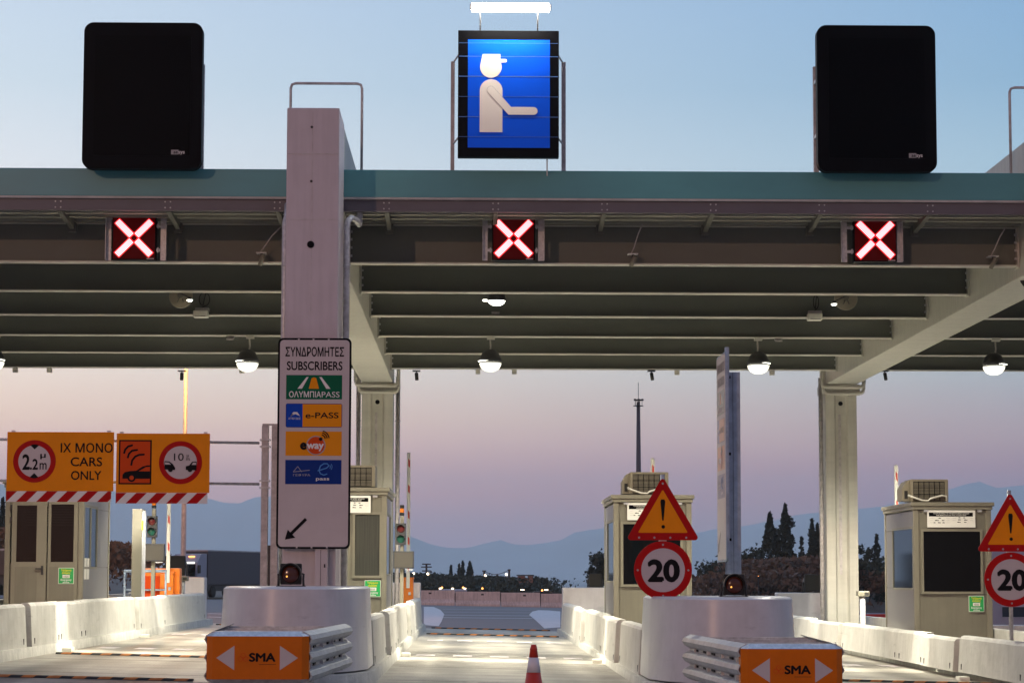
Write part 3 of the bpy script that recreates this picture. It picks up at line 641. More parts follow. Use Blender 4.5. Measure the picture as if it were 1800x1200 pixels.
# pillars, girders
for j, X in enumerate((ISL[1], ISL[3])):
    g = gz(X)
    mb = MB(); mb.box(X - .385, X + .385, 31.2, 32.34, g + .1, 8.24, b=.025); fc = mb.build('pillar', 'column', can)
    sm = MB()
    for zz in (7.55, 6.585): MB().box(X - .37, X + .37, 31.195, 31.2, zz, zz + .009).build('casting_seam', 'galv_dull', fc)
    sm.box(X - .012, X - .004, 31.195, 31.2, 5.2, 8.18); sm.build('casting_seam', 'galv_dull', fc)
    MB().lathe([(.052, -.012), (.052, 0)], (X - .02, 31.2, 6.22), 20, axis='y').build('drain_hole', 'black', fc)
    for zz in (7.95, 7.15): MB().lathe([(.02, -.008), (.02, 0)], (X - .02, 31.2, zz), 8, axis='y').build('tie_hole', 'dark', fc)
    mb = MB(); mb.box(X - .38, X + .38, 32.345, 53.35, 6.12, 8.20, b=.02); mb.build('girder', 'girder', can)
    # rear pillar, H-section
    h = .38; d = .09
    pl = [(-h, 52.5), (-.17, 52.5), (-.12, 52.5 + d), (.12, 52.5 + d), (.17, 52.5), (h, 52.5), (h, 53.3), (-h, 53.3)]
    mb = MB(); mb.prism([(X + x, y) for x, y in pl], g + .1, 5.9, 'z'); mb.box(X - .45, X + .45, 52.38, 53.34, 5.9, 6.118, b=.02); rc = mb.build('pillar', 'girder', can)
    MB().lathe([(.055, -.012), (.055, 0)], (X + .0, 52.5 + d, 5.66), 20, axis='y').build('drain_hole', 'black', rc)
    mb = MB(); mb.box(X - .06, X + .0, 52.56, 52.585, 1.5, 5.4); mb.build('cable_cover', 'galv_dull', rc)
    # pipes
    for sx_, zt, m_ in ((-.46, 6.74, 'galv'), (.46, 6.70, 'galv')):
        mb = MB(); pts = [(X + sx_, 31.95, g + .2), (X + sx_, 31.95, zt - .08)]
        if sx_ > 0:
            pts += [(X + sx_ + .015, 31.97, zt), (X + sx_ + .06, 32.02, zt + .05), (X + sx_ + .13, 32.12, zt + .03), (X + sx_ + .16, 32.3, zt + .0), (X + sx_ + .16, 32.42, zt + .06), (X + sx_ + .16, 32.45, zt + .3)]
        else: pts += [(X + sx_ + .02, 32.0, zt + .02), (X + sx_ + .0, 32.3, zt + .25)]
        mb.tube(pts, .048, 12)
        for zz in (6.0, 4.6, 3.2): mb.lathe([(.056, 0), (.056, .03)], (X + sx_, 31.95, zz), 12)
        mb.build('drain_pipe', m_, can)
    for sx_, yy in ((-.47, 52.7), (.49, 52.8))[:2 - j]:
        mb = MB(); mb.tube([(X + sx_, yy, g + .2), (X + sx_, yy, 6.3)], .055, 12)
        for zz in (5.2, 3.9, 2.6): mb.lathe([(.066, 0), (.066, .03)], (X + sx_, yy, zz), 12)
        mb.build('drain_pipe', 'galv_dull', can)
    # ribbed cable conduits looping under the girder
    for q, (dz, yy) in enumerate(((0, 52.22), (-.15, 52.3))):
        pts = []; n = 70; xl, xr = -.52 + .07 * q, .52 - .0 * q; zb = 6.03 + dz
        path = [(xl, 6.5), (xl, zb + .12), (xl + .03, zb + .03), (xl + .12, zb), (xr - .12, zb), (xr - .03, zb + .03), (xr, zb + .12), (xr, 6.5)]
        for (a, b) in zip(path[:-1], path[1:]):
            L_ = math.hypot(b[0] - a[0], b[1] - a[1]); m_ = max(1, int(L_ / .028))
            for k in range(m_): t = k / m_; pts.append((X + a[0] + (b[0] - a[0]) * t, yy, a[1] + (b[1] - a[1]) * t))
        MB().tube(pts, .04, 10, rib=.22).build('cable_conduit', 'flange', can)
# conduits at the right front pillar
for q, (u_, r_) in enumerate(((1790, .04), (1798, .04))):
    X = at(u_, 480, 33.9).x
    pts = [(X, 33.95, 6.9), (X, 33.95, 6.4)] + [(X + .5 * (1 - math.cos(t)), 33.95, 6.25 - .22 * math.sin(t) - .1 * q) for t in [k * .2 for k in range(9)]] + [(X + .9, 33.95, 6.0 - .1 * q)]
    MB().tube(pts, r_, 8).build('cable_conduit', 'rubber', can)

# roof access hoops
def hoop(X, label):
    t = thing('roof_guard_rail', label, 'guard rail', (X, 33.5, 7.34), 0, 'roof guard rails')
    h = at(573, 147, 33.5).z - 7.34; a = .56; pts = [(-a, 0, 0), (-a, 0, h - .08), (-a + .02, 0, h - .02), (-a + .08, 0, h), (a - .08, 0, h), (a - .02, 0, h - .02), (a, 0, h - .08), (a, 0, 0)]
    MB().tube(pts, .022, 10).build('hoop', 'galv_dull', t)
    MB().box(a - .28, a + .02, -.02, .02, .24, .28).build('cross_bar', 'galv_dull', t)
hoop(at(573.5, 200, 33.5).x, 'galvanised hoop rail standing on the roof around the front pillar')
hoop(at(573.5, 200, 33.5).x + 11.34, 'galvanised hoop rail on the roof at the right frame edge')
# ------------------------------------------------------------------ signs
def mpp(u, v, Y): return at(u + 1, v, Y).x - at(u, v, Y).x
class Px:                        # drawing in the photograph's measures on a panel at distance Y
    def __init__(s, u, v, Y): s.Y = Y; s.u, s.v, s.k, s.o = u, v, mpp(u, v, Y), at(u, v, Y)
    def x(s, u): return (u - s.u) * s.k
    def z(s, v): return at(s.u, v, s.Y).z - s.o.z
    def p(s, pts): return [(s.x(a), s.z(b)) for a, b in pts]
    def l(s, d): return d * s.k
def flat(name, polys, m, par, y=-.004, th=.003):
    o = None
    for p in polys: o = MB().prism(p, y, y + th).build(name, m, par)
    return o
def aesys(par, q, u, v, y, sc_=1):
    flat('maker_plate', [q.p([(u, v - 4 * sc_), (u + 13 * sc_, v - 4 * sc_), (u + 13 * sc_, v + 4 * sc_), (u, v + 4 * sc_)])], 'grey_ink', par, y - .008)
    text('ae', q.x(u + 8 * sc_), q.z(v + 2.6 * sc_), q.l(6 * sc_), 'black', par, y - .014, bold=.02)
    text('sys', q.x(u + 18.5 * sc_), q.z(v + 2.6 * sc_), q.l(6.5 * sc_), 'white_ink', par, y - .010, bold=.02)

# --- black variable message signs on the roof
def vms(u0, u1, v0, v1, post_u, label, lu, lv, tilt):
    q = Px((u0 + u1) / 2, v1, 31.95)
    t = thing('message_sign', label, 'message sign', tuple(q.o), 0, 'switched-off message signs on the roof')
    W = q.l(u1 - u0) / 2; H = q.z(v0)
    MB().prism(rrect(-W, W, 0, H, q.l(17), 8), 0, .16).build('housing', 'black', t)
    MB().prism(rrect(-W + .17, W - .17, .2, H - .2, .02, 2), -.006, .0).build('screen', 'black_gloss', t)
    g = MB(); g.ring(0, H / 2, 0, .001, -.001, 0, 4)
    aesys(t, q, lu, lv, -.003)
    for pu in post_u:
        x = at(pu, 200, 32.45).x - q.o.x; MB().box(x - .025, x + .05, .58, .65, -.18, q.z(v0 + 57)).build('post', 'galv_dull', t); MB().box(x - .02, x + .04, .16, .58, q.z(v0 + 90), q.z(v0 + 84)).build('bracket', 'galv', t); MB().box(x - .02, x + .04, .16, .58, q.z(v1 - 70), q.z(v1 - 76)).build('bracket', 'galv', t)
    return t
vms(143.5, 353.5, 40, 297, (351.5, 200), 'switched-off black message sign on the roof left of the front pillar', 300.5, 267.5, 0)
vms(1438, 1647.5, 45, 302, (1434.5, 1590), 'switched-off black message sign on the roof, right side', 1598, 273.5, 0)

# --- blue attendant sign with tube lamp
q = Px(893.5, 276, 31.9)
t = thing('attendant_sign', 'blue sign with white capped attendant holding out a hand, lit by a tube above', 'sign', tuple(q.o))
mb = MB(); W = q.l(89); H = q.z(54)
mb.box(-W, W, 0, .16, 0, H, b=.008); mb.build('frame', 'black', t)
mb = MB(); mb.prism(q.p([(822, 260), (966.5, 260), (966.5, 70.5), (822, 70.5)]), -.006, 0); pn = mb.build('panel', 'panel_blue', t)
mb = MB()
for v, wd in ((76.5, .6), (100, .9), (135, 1.3), (170.5, .6), (206, .9), (241, .5)): mb.box(q.x(806), q.x(981), -.0085, -.0065, q.z(v) - q.l(wd) / 2, q.z(v) + q.l(wd) / 2)
mb.build('panel_seam', 'seam', t)
body = [(843, 233), (883, 233), (883, 160)] + [(863 + 20 * math.cos(R(a)), 160 - 20 * math.sin(R(a))) for a in range(0, 181, 12)]
head = [(848, 96), (879, 96), (879, 104.5), (889, 104.5)] + [(890.5, 106), (890.5, 109), (889, 110.5), (879, 110.5)] + [(862.5 + 19 * math.cos(R(a)), 118.5 + 19 * math.sin(R(a))) for a in range(-22, 203, 12)]
flat('pictogram', [q.p(body), q.p(head)], 'picto', t, -.012)
def capsule(pts, r):
    (a, b), (c, d), (e, f) = pts; a1 = math.atan2(d - b, c - a); P = []
    P += [(a + r * math.cos(a1 + math.pi / 2 + k * math.pi / 8), b + r * math.sin(a1 + math.pi / 2 + k * math.pi / 8)) for k in range(9)]
    P += [(c + 2.3, d - r)] + [(e + r * math.cos(-math.pi / 2 + k * math.pi / 8), f + r * math.sin(-math.pi / 2 + k * math.pi / 8)) for k in range(9)] + [(c - 2.3, d + r)]
    return P
flat('arm_outline', [q.p(capsule([(862.5, 159), (896, 195.5), (938, 195.5)], 7.1))], 'grey_ink', t, -.0135)
flat('arm', [q.p(capsule([(862.5, 159), (896, 195.5), (938, 195.5)], 6.6))], 'picto', t, -.0165)
for a, b in ((791, 798), (990, 997.5)):
    MB().box(q.x(a), q.x(b), .60, .68, q.z(314), q.z(92)).build('post', 'galv_dull', t)
for v in (93, 239):
    for a, b in ((797, 806), (981, 991)): MB().tube([(q.x(a), .15, q.z(v)), (q.x(a if a < 850 else b), .6, q.z(v))] if 0 else ([(q.x(b), .12, q.z(v)), (q.x(a) - .01, .62, q.z(v))] if a < 850 else [(q.x(a), .12, q.z(v)), (q.x(b) + .01, .62, q.z(v))]), .014, 8).build('bracket', 'galv', t)
for uu in (843.5, 945):
    MB().tube([(q.x(uu), .08, q.z(56)), (q.x(uu), .02, q.z(32)), (q.x(uu), -.16, q.z(17))], .012, 8).build('lamp_arm', 'galv', t)
lt = MB().tube([(q.x(829), -.2, q.z(20)), (q.x(964), -.2, q.z(20))], q.l(8), 14).build('lamp_tube', 'tube_hot', t)
for a, b in ((825, 829), (964, 968)): MB().tube([(q.x(a), -.2, q.z(19)), (q.x(b), -.2, q.z(19))], q.l(6), 12).build('lamp_cap', 'galv', t)
MB().tube([(q.x(962), .1, q.z(275)), (q.x(964), .55, q.z(305)), (q.x(964), .6, q.z(315))], .01, 6).build('cable', 'white_ink', t)
al = bpy.data.lights.new('sign_tube', 'AREA'); al.shape = 'RECTANGLE'; al.size = 1.1; al.size_y = .08; al.energy = 320; al.color = (1, .95, .83)
lo = bpy.data.objects.new('sign_tube', al); C.objects.link(lo); lo.parent = t; lo.location = (0, -.22, q.z(24)); lo.rotation_euler = Vector((0, .30, -1)).to_track_quat('-Z', 'Y').to_euler()

# --- red cross lane signals
def lane_signal(u0, u1, v0, v1, label, pl, pr):
    q = Px((u0 + u1) / 2, v1, 33.15); cu, cv = (u0 + u1) / 2, (v0 + v1) / 2
    t = thing('lane_signal', label, 'lane signal', tuple(q.o), 0, 'red cross lane signals under the roof edge')
    W = q.l(u1 - u0) / 2; H = q.z(v0)
    mb = MB(); mb.box(-W, W, 0, .13, 0, H, b=.008); mb.build('housing', 'black', t)
    mb = MB(); mb.box(-W + .02, W - .02, -.004, 0, .02, H - .02); mb.build('display', 'led_back', t)
    def arms(l0, l1, w_):
        P = []
        for a in (45, 135, 225, 315):
            c_, s_ = math.cos(R(a)), math.sin(R(a)); P.append([(x * c_ - z * s_, H / 2 + x * s_ + z * c_) for x, z in ((l0, -w_), (l1, -w_), (l1, w_), (l0, w_))])
        return P
    flat('cross_glow', arms(q.l(4.2), q.l(43.6), q.l(6.9)), 'led_halo', t, -.009)
    ar = flat('cross', arms(q.l(6.3), q.l(42), q.l(5.2)), 'led_hot', t, -.014)
    dots = MB(); st = q.l(2.62)
    for a in (45, 135, 225, 315):
        c_, s_ = math.cos(R(a)), math.sin(R(a))
        for i in range(13):
            for k in range(-1, 2):
                x, z = q.l(8.3) + i * st, k * st * 1.15; dots.cbox(x * c_ - z * s_, -.0155, H / 2 + x * s_ + z * c_, .0055, .003, .0055)
    dots.build('diode_gap', 'led_halo', t)
    aes = flat('maker_plate', [[(W - .14, .012), (W - .03, .012), (W - .03, .03), (W - .14, .03)]], 'grey_ink', t, -.009)
    for (a, b), s_ in ((pl, -1), (pr, 1)):
        x0, x1 = q.x(a), q.x(b)
        mb = MB(); mb.box(x0, x1, .04, .05, -.0, H + .42); mb.box(x0 if s_ < 0 else x1 - .008, x0 + .008 if s_ < 0 else x1, -.04, .05, -.0, H + .42)
        mb.build('support_post', 'galv', t)
        for zz in (.14, H - .17):
            mb = MB(); mb.box(min(s_ * W, x1 if s_ < 0 else x0), max(s_ * W, x1 if s_ < 0 else x0), .02, .05, zz, zz + .04); mb.cbox(s_ * (W + .025), .02, zz + .02, .02, .05, .07); mb.build('clamp', 'galv', t)
    return t
lane_signal(196, 274, 380, 457, 'lit red cross signal over the left lane', (185, 194), (281, 292))
lane_signal(865, 940.5, 381, 457.5, 'lit red cross signal over the centre lane', (848, 857), (946, 957))
lane_signal(1501, 1577, 383.5, 460, 'lit red cross signal over the right lane', (1479, 1490), (1577, 1587))

# --- subscribers sign (used twice: facing us on the pillar, edge-on on its own post)
def subscribers(q, t):
    P = q.p
    MB().prism(rrect(q.x(485), q.x(615), q.z(964), q.z(594), q.l(9)), 0, .035).build('sign_backing', 'black', t)
    flat('sign_face', [rrect(q.x(488.5), q.x(611.5), q.z(960.5), q.z(597.5), q.l(7))], 'sign_white', t, -.003)
    for u in (520, 546, 573): MB().box(q.x(u), q.x(u + 3), -.006, .0, q.z(599.5), q.z(595.5)).build('rivet', 'sign_white', t); MB().box(q.x(u), q.x(u + 3), -.006, .0, q.z(963), q.z(959)).build('rivet', 'sign_white', t)
    y = -.007
    text('ΣΥΝΔΡΟΜΗΤΕΣ', q.x(550), q.z(626), q.l(15.5), 'blk_ink', t, y, wid=q.l(103.5), bold=.022)
    text('SUBSCRIBERS', q.x(550), q.z(650), q.l(15), 'blk_ink', t, y, wid=q.l(98), bold=.022)
    # green logo
    lg = flat('pass_logo', [P([(500, 701.5), (599, 701.5), (599, 659), (500, 659)])], 'logo_green', t, -.006)
    flat('road_mark', [P([(520, 683), (536, 662.5), (539.5, 662.5), (528, 683)]), P([(558.5, 662.5), (562.5, 662.5), (578.5, 683), (571, 683)])], 'white_ink', lg, -.010)
    flat('road_mark', [P([(540, 683), (544, 668), (545, 664.5), (549, 663), (553, 664.5), (554, 668), (558, 683)])], 'logo_amber', lg, -.010)
    text('ΟΛΥΜΠΙΑ', q.x(505.5), q.z(698), q.l(10), 'white_ink', lg, -.010, wid=q.l(56), bold=.02, align='LEFT')
    text('PASS', q.x(594.5), q.z(698), q.l(10), 'white_ink', lg, -.010, wid=q.l(31.5), align='RIGHT')
    # e-PASS
    lg = MB().prism(rrect(q.x(499.8), q.x(599.5), q.z(751), q.z(709), q.l(3)), -.0055, -.0035).build('pass_logo', 'logo_navy', t)
    flat('logo_field', [P([(501, 750), (529.5, 750), (529.5, 710), (501, 710)])], 'logo_blue', lg, -.008)
    flat('logo_field', [P([(529.5, 750), (598.5, 750), (598.5, 710), (529.5, 710)])], 'logo_amber', lg, -.008)
    flat('road_mark', [P([(508, 731), (511, 726), (514, 724), (520, 724), (523, 728), (525, 731), (521, 729.5), (517, 727.5), (512, 729.5)]), P([(511, 726), (513, 727), (510, 731), (508, 731)])], 'white_ink', lg, -.012)
    text('ΑΤΤΙΚΗ ΟΔΟΣ', q.x(515.3), q.z(737), q.l(3.4), 'white_ink', lg, -.012, wid=q.l(21), bold=.01)
    text('e-PASS', q.x(564), q.z(734.5), q.l(10), 'blk_ink', lg, -.012, wid=q.l(58), bold=.015)
    # e way
    lg = flat('pass_logo', [P([(500, 800.5), (599, 800.5), (599, 758), (500, 758)])], 'logo_amber', t, -.006)
    flat('logo_disc', [circ(q.x(553.5), q.z(782.5), q.l(17), 32)], 'grey_ink', lg, -.009)
    flat('logo_disc', [circ(q.x(553.5), q.z(782.5), q.l(15.3), 32)], 'deep_orange', lg, -.013)
    text('e', q.x(531.5), q.z(789), q.l(16.5), 'blk_ink', lg, -.018, bold=.05)
    text('way', q.x(552.5), q.z(788), q.l(12.5), 'white_ink', lg, -.018, wid=q.l(29), bold=.045)
    flat('signal_dot', [circ(q.x(562), q.z(771.5), q.l(3.2), 16)], 'blk_ink', lg, -.017)
    for r_ in (7, 10.5, 14):
        mb = MB(); n = 8
        for k in range(n):
            a, b = R(8 + 68 * k / n), R(8 + 68 * (k + 1) / n); qd = [(q.x(562 + rr * math.cos(z)), q.z(771.5 - rr * math.sin(z))) for rr, z in ((r_, a), (r_ + 1.7, a), (r_ + 1.7, b), (r_, b))]; mb.prism(qd, -.017, -.014)
        mb.build('signal_arc', 'blk_ink', lg)
    # navy e pass
    lg = flat('pass_logo', [P([(500, 850.5), (599, 850.5), (599, 808), (500, 808)])], 'logo_navy', t, -.006)
    mb = MB(); pts = [(q.x(556 + a), -.011, q.z(822 + b)) for a, b in ((1, 5), (8, 3), (17, 0), (21, -4), (18, -7.5), (12, -7.5), (6, -3.5), (3.5, 4), (6, 10), (12, 12.5), (18, 10.5))]
    mb.tube(pts, q.l(1.1), 6); mb.build('letter_stroke', 'sky_ink', lg)
    for r_ in (4, 7):
        mb = MB(); n = 6
        for k in range(n):
            a, b = R(-40 + 80 * k / n), R(-40 + 80 * (k + 1) / n); qd = [(q.x(575 + rr * math.cos(z)), q.z(820 - rr * math.sin(z))) for rr, z in ((r_, a), (r_ + 1, a), (r_ + 1, b), (r_, b))]; mb.prism(qd, -.012, -.009)
        mb.build('signal_arc', 'sky_ink', lg)
    text('pass', q.x(566), q.z(843.5), q.l(5.6), 'white_ink', lg, -.010, wid=q.l(23), bold=.02)
    text('ΓΕΦΥΡΑ', q.x(529), q.z(836.5), q.l(3.8), 'grey_ink', lg, -.010, wid=q.l(30))
    flat('bridge_mark', [P(bar((514, 829), (522, 819.5), .9)), P(bar((522, 819.5), (529, 829), .9)), P(bar((514, 829), (543, 826), 1.0))], 'grey_ink', lg, -.010)
    # faint blank field and arrow
    mb = MB()
    for a, b, c_, d in ((500, 857, 599, 857.6), (500, 899.4, 599, 900), (500, 857, 500.5, 900), (598.5, 857, 599, 900)): mb.box(q.x(a), q.x(c_), -.005, -.003, q.z(d), q.z(b))
    mb.build('field_outline', 'sign_white', t)
    flat('arrow', [P(bar((537.5, 911.5), (509, 940), 5.4)), P([(500.5, 948), (505.5, 930.5), (519, 944.5)])], 'blk_ink', t, -.008)
q = Px(550, 964, 31.0)
t = thing('subscribers_sign', 'tall white subscribers sign with four pass logos and a black arrow on the front pillar', 'sign', tuple(q.o))
subscribers(q, t)
for v in (640, 780, 920): MB().box(-.30, .30, .036, .20, q.z(v + 3), q.z(v - 3)).build('mounting_rail', 'galv', t)
# second one, turned towards the lane left of it, on its own galvanised post
q2 = Px(550, 964, 31.0); pc = at(1266, 984, 31.4)
pe = at(1279, 984, 30.95)
t2 = thing('subscribers_sign', 'tall subscribers sign seen almost edge-on beside a galvanised post right of the centre lane', 'sign', (pe.x - .02, pe.y + .53, pe.z - .02), R(-90 + 0.5))
subscribers(q2, t2)
for o in t2.children:
    if o.name.startswith('sign_backing'): o.data.materials[0] = M['galv_light']
# its print is paled: lamp glare put into the sign colours
GLARED = {}
def fade(o):  # pales the sign colours: lamp glare put into the colour
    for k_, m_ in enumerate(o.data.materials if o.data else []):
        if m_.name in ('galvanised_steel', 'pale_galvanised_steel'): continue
        if m_.name not in GLARED:
            c = m_.copy(); c.name = 'glare_' + m_.name; b_ = c.node_tree.nodes['Principled BSDF']; inp = b_.inputs['Base Color']
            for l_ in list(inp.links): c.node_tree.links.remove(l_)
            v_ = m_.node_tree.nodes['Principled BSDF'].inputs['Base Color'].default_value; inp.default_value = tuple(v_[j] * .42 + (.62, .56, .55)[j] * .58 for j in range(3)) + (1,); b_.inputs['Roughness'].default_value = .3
            GLARED[m_.name] = c
        o.data.materials[k_] = GLARED[m_.name]
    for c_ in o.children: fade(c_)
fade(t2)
MB().box(-.53, .53, .036, .045, .03, q2.z(596)).build('back_stiffener', 'galv_light', t2)
px_ = pe.x + .02; b0 = gz(3.28) + .2
tp = thing('sign_post', 'thick galvanised post carrying the edge-on subscribers sign', 'post', (px_, 31.45, b0))
hz = at(1290, 655, 31.45).z - b0
mb = MB(); mb.box(.015, .225, -.1, -.09, 0, hz); mb.box(.015, .225, .09, .1, 0, hz); mb.box(.115, .127, -.09, .09, 0, hz); mb.box(.0, .06, -.18, -.10, hz - .15, hz + .36, b=.005); mb.build('post_profile', 'galv_light', tp)
mb = MB(); mb.box(.115, .120, -.103, -.101, 0, hz); mb.build('post_groove', 'dark', tp)
for v in (664, 798, 948): z_ = at(1290, v, 31.45).z - b0; MB().box(.05, .085, -.112, -.101, z_ - .02, z_ + .02).build('bolt_hole', 'black', tp)
for v in (672, 735, 805, 860, 945): z_ = at(1290, v, 31.45).z - b0; MB().box(-.012, .03, -.16, -.1, z_ - .018, z_ + .018).build('clamp', 'galv', tp)

# --- height-limit gantry, left lane
Yg = 31.75
t = thing('sign_gantry', 'galvanised gantry of two posts and two rails reaching over the left lane', 'gantry', (at(465, 1000, Yg).x, Yg, gz(-3) + .15))
def zl(v, y=Yg): return at(465, v, y).z - t.location.z
xo = t.location.x
for a, b in ((459, 471), (476.5, 489)):
    x0, x1 = at(a, 900, Yg).x - xo, at(b, 900, Yg).x - xo; MB().box(x0, x1, -.05, .05, 0, zl(748), b=.006).build('post', 'galv_dull', t)
MB().box(at(460, 900, Yg).x - xo, at(489, 900, Yg).x - xo, -.03, .03, zl(748) + .002, zl(744.5)).build('top_bar', 'galv_dull', t)
for v in (779, 851):
    MB().tube([(at(457, v, Yg).x - xo, -.09, zl(v)), (-5.6, -.09, zl(v) + .06)], .021, 10).build('rail', 'galv', t)
    for dv in (-6, 6):
        x0, x1 = at(456, 900, Yg).x - xo, at(474, 900, Yg).x - xo; MB().box(x0, x1, -.075, .07, zl(v + dv) - .012, zl(v + dv) + .012).build('clamp', 'galv', t)
MB().box(-5.62, -5.5, -.05, .05, 0, zl(748)).build('post', 'galv_dull', t)

# --- amber lane signs
def amber(u0, u1, v0, v1, vs_, label):
    q = Px((u0 + u1) / 2, v1, 31.5)
    t = thing('lane_sign', label, 'sign', tuple(q.o))
    MB().box(q.x(u0), q.x(u1), 0, .03, 0, q.z(v0)).build('panel', 'sign_orange', t)
    z1, z0 = q.z(v1 + .4), q.z(vs_); mb = MB(); mb.box(q.x(u0), q.x(u1 - 3), 0, .02, z0, z1); sp = mb.build('striped_board', 'white_ink', t)
    h = z1 - z0; mb = MB(); x = q.x(u0) - .15; st = q.l(35.6)
    X0, X1 = q.x(u0), q.x(u1 - 3)
    while x < X1:
        a, b = x, x + st * .52; d = h * 1.0
        poly = [(a, z0), (b, z0), (b + d, z1), (a + d, z1)]
        # clip to the board
        def clip(P, lim, sg):
            o = []
            for (p, q_) in zip(P, P[1:] + P[:1]):
                ip, iq = sg * (p[0] - lim) <= 0, sg * (q_[0] - lim) <= 0
                if ip: o.append(p)
                if ip != iq: tt = (lim - p[0]) / (q_[0] - p[0]); o.append((lim, p[1] + (q_[1] - p[1]) * tt))
            return o
        poly = clip(clip(poly, X1, 1), X0, -1) if a + d > X0 and a < X1 else []
        if len(poly) > 2: mb.prism(poly, -.003, 0)
        x += st
    mb.build('red_stripe', 'sign_red', sp)
    mb = MB()
    for f in (.05, .95): mb.cbox(q.x(u0 + (u1 - u0) * f), .05, q.z(v0) + .012, .05, .05, .03)
    mb.build('hanger', 'galv', t)
    return q, t
q, t = amber(11, 198.5, 759, 862.5, 881.5, 'amber cars only sign with a 2.2 m height limit roundel over the left lane')
cx, cz = q.x(59.5), q.z(810.5)
rd = MB().ring(cx, cz, q.l(28.3), q.l(37.5), -.004, 0).build('red_ring', 'sign_red', t)
flat('white_disc', [circ(cx, cz, q.l(28.3))], 'sign_white', t, -.004, .004)
flat('arrow_mark', [q.p([(52, 782.5), (59.5, 789.5), (67, 782.5), (63, 781), (59.5, 780.6), (56, 781)]), q.p([(52, 838.5), (59.5, 831), (67, 838.5), (63, 840), (59.5, 840.5), (56, 840)])], 'blk_ink', t, -.008)
text('2', q.x(45), q.z(824.5), q.l(26), 'blk_ink', t, -.008, wid=q.l(12), bold=.03)
text('.2', q.x(59), q.z(824.5), q.l(18), 'blk_ink', t, -.008, wid=q.l(13), bold=.03)
text('m', q.x(75), q.z(824.5), q.l(17), 'blk_ink', t, -.008, wid=q.l(12), bold=.01)
text('μ', q.x(74.5), q.z(804), q.l(10), 'blk_ink', t, -.008, wid=q.l(9), bold=.02)
text('ΙΧ ΜΟΝΟ', q.x(151), q.z(794.5), q.l(15.5), 'blk_ink', t, -.005, wid=q.l(91), bold=.012)
text('CARS', q.x(151), q.z(818.5), q.l(15.5), 'blk_ink', t, -.005, wid=q.l(55), bold=.012)
text('ONLY', q.x(151), q.z(842.5), q.l(15.5), 'blk_ink', t, -.005, wid=q.l(53), bold=.012)
q, t = amber(203.5, 367.5, 761.5, 865.5, 884.5, 'amber sign with a transponder car picture and 10 m spacing roundel, nearer the gantry posts')
flat('picture_frame', [q.p([(208, 851), (265.5, 851), (265.5, 773), (208, 773)])], 'blk_ink', t, -.003)
pf = flat('car_picture', [q.p([(210.5, 848.5), (263, 848.5), (263, 775.5), (210.5, 775.5)])], 'deep_orange', t, -.006)
car = [(215, 841), (215, 834), (219, 829.5), (228, 827.5), (239, 827), (250, 819.5), (258, 817.5), (263, 817.5), (263, 820), (256, 820.5), (243, 828), (263, 828), (263, 841)]
flat('car_shape', [q.p(car)], 'blk_ink', t, -.009)
mb = MB(); mb.ring(q.x(231), q.z(839.5), q.l(4), q.l(7.2), -.013, -.009, 20); mb.build('car_wheel', 'blk_ink', t)
mb = MB(); mb.ring(q.x(231), q.z(839.5), 0.001, q.l(4), -.013, -.009, 20); mb.build('wheel_centre', 'deep_orange', t)
for pts in ([(217, 797), (219, 790), (224, 784.5), (231, 782.5)], [(223.5, 805), (225.5, 797.5), (231, 792), (240, 790.5)], [(230, 818), (231.5, 809), (237, 802), (244, 799), (252, 798.5)]):
    mb = MB()
    for a, b in zip(pts[:-1], pts[1:]): mb.prism(q.p(bar(a, b, 3.3)), -.010, -.007); mb.prism(circ(q.x(b[0]), q.z(b[1]), q.l(1.65), 10), -.0101, -.0071)
    mb.build('radio_wave', 'blk_ink', t)
cx, cz = q.x(316.5), q.z(812.5)
MB().ring(cx, cz, q.l(29), q.l(38), -.004, 0).build('red_ring', 'sign_red', t)
flat('white_disc', [circ(cx, cz, q.l(29))], 'sign_white', t, -.004, .004)
text('10', q.x(313.5), q.z(809), q.l(13), 'blk_ink', t, -.008, wid=q.l(17))
text('μ', q.x(329), q.z(802.5), q.l(6), 'blk_ink', t, -.008); text('m', q.x(329.5), q.z(809), q.l(6.5), 'blk_ink', t, -.008)
flat('car_shape', [q.p([(288.5, 810), (297, 810.5), (303, 815), (307.5, 822), (307, 825.5), (288.5, 824.5)]), q.p([(326, 825.5), (326, 819), (332, 817.5), (337, 811), (345, 810.5), (345, 826)])], 'blk_ink', t, -.008)
flat('car_window', [q.p([(289.5, 812), (296, 812.5), (300, 816), (289.5, 816)]), q.p([(336, 816.5), (339, 812.5), (344, 812.5), (344, 816.5)])], 'sign_white', t, -.010)
mb = MB()
for u in (299, 333.5): mb.prism(circ(q.x(u), q.z(825), q.l(4.2), 16), -.011, -.008)
mb.build('car_wheel', 'blk_ink', t)

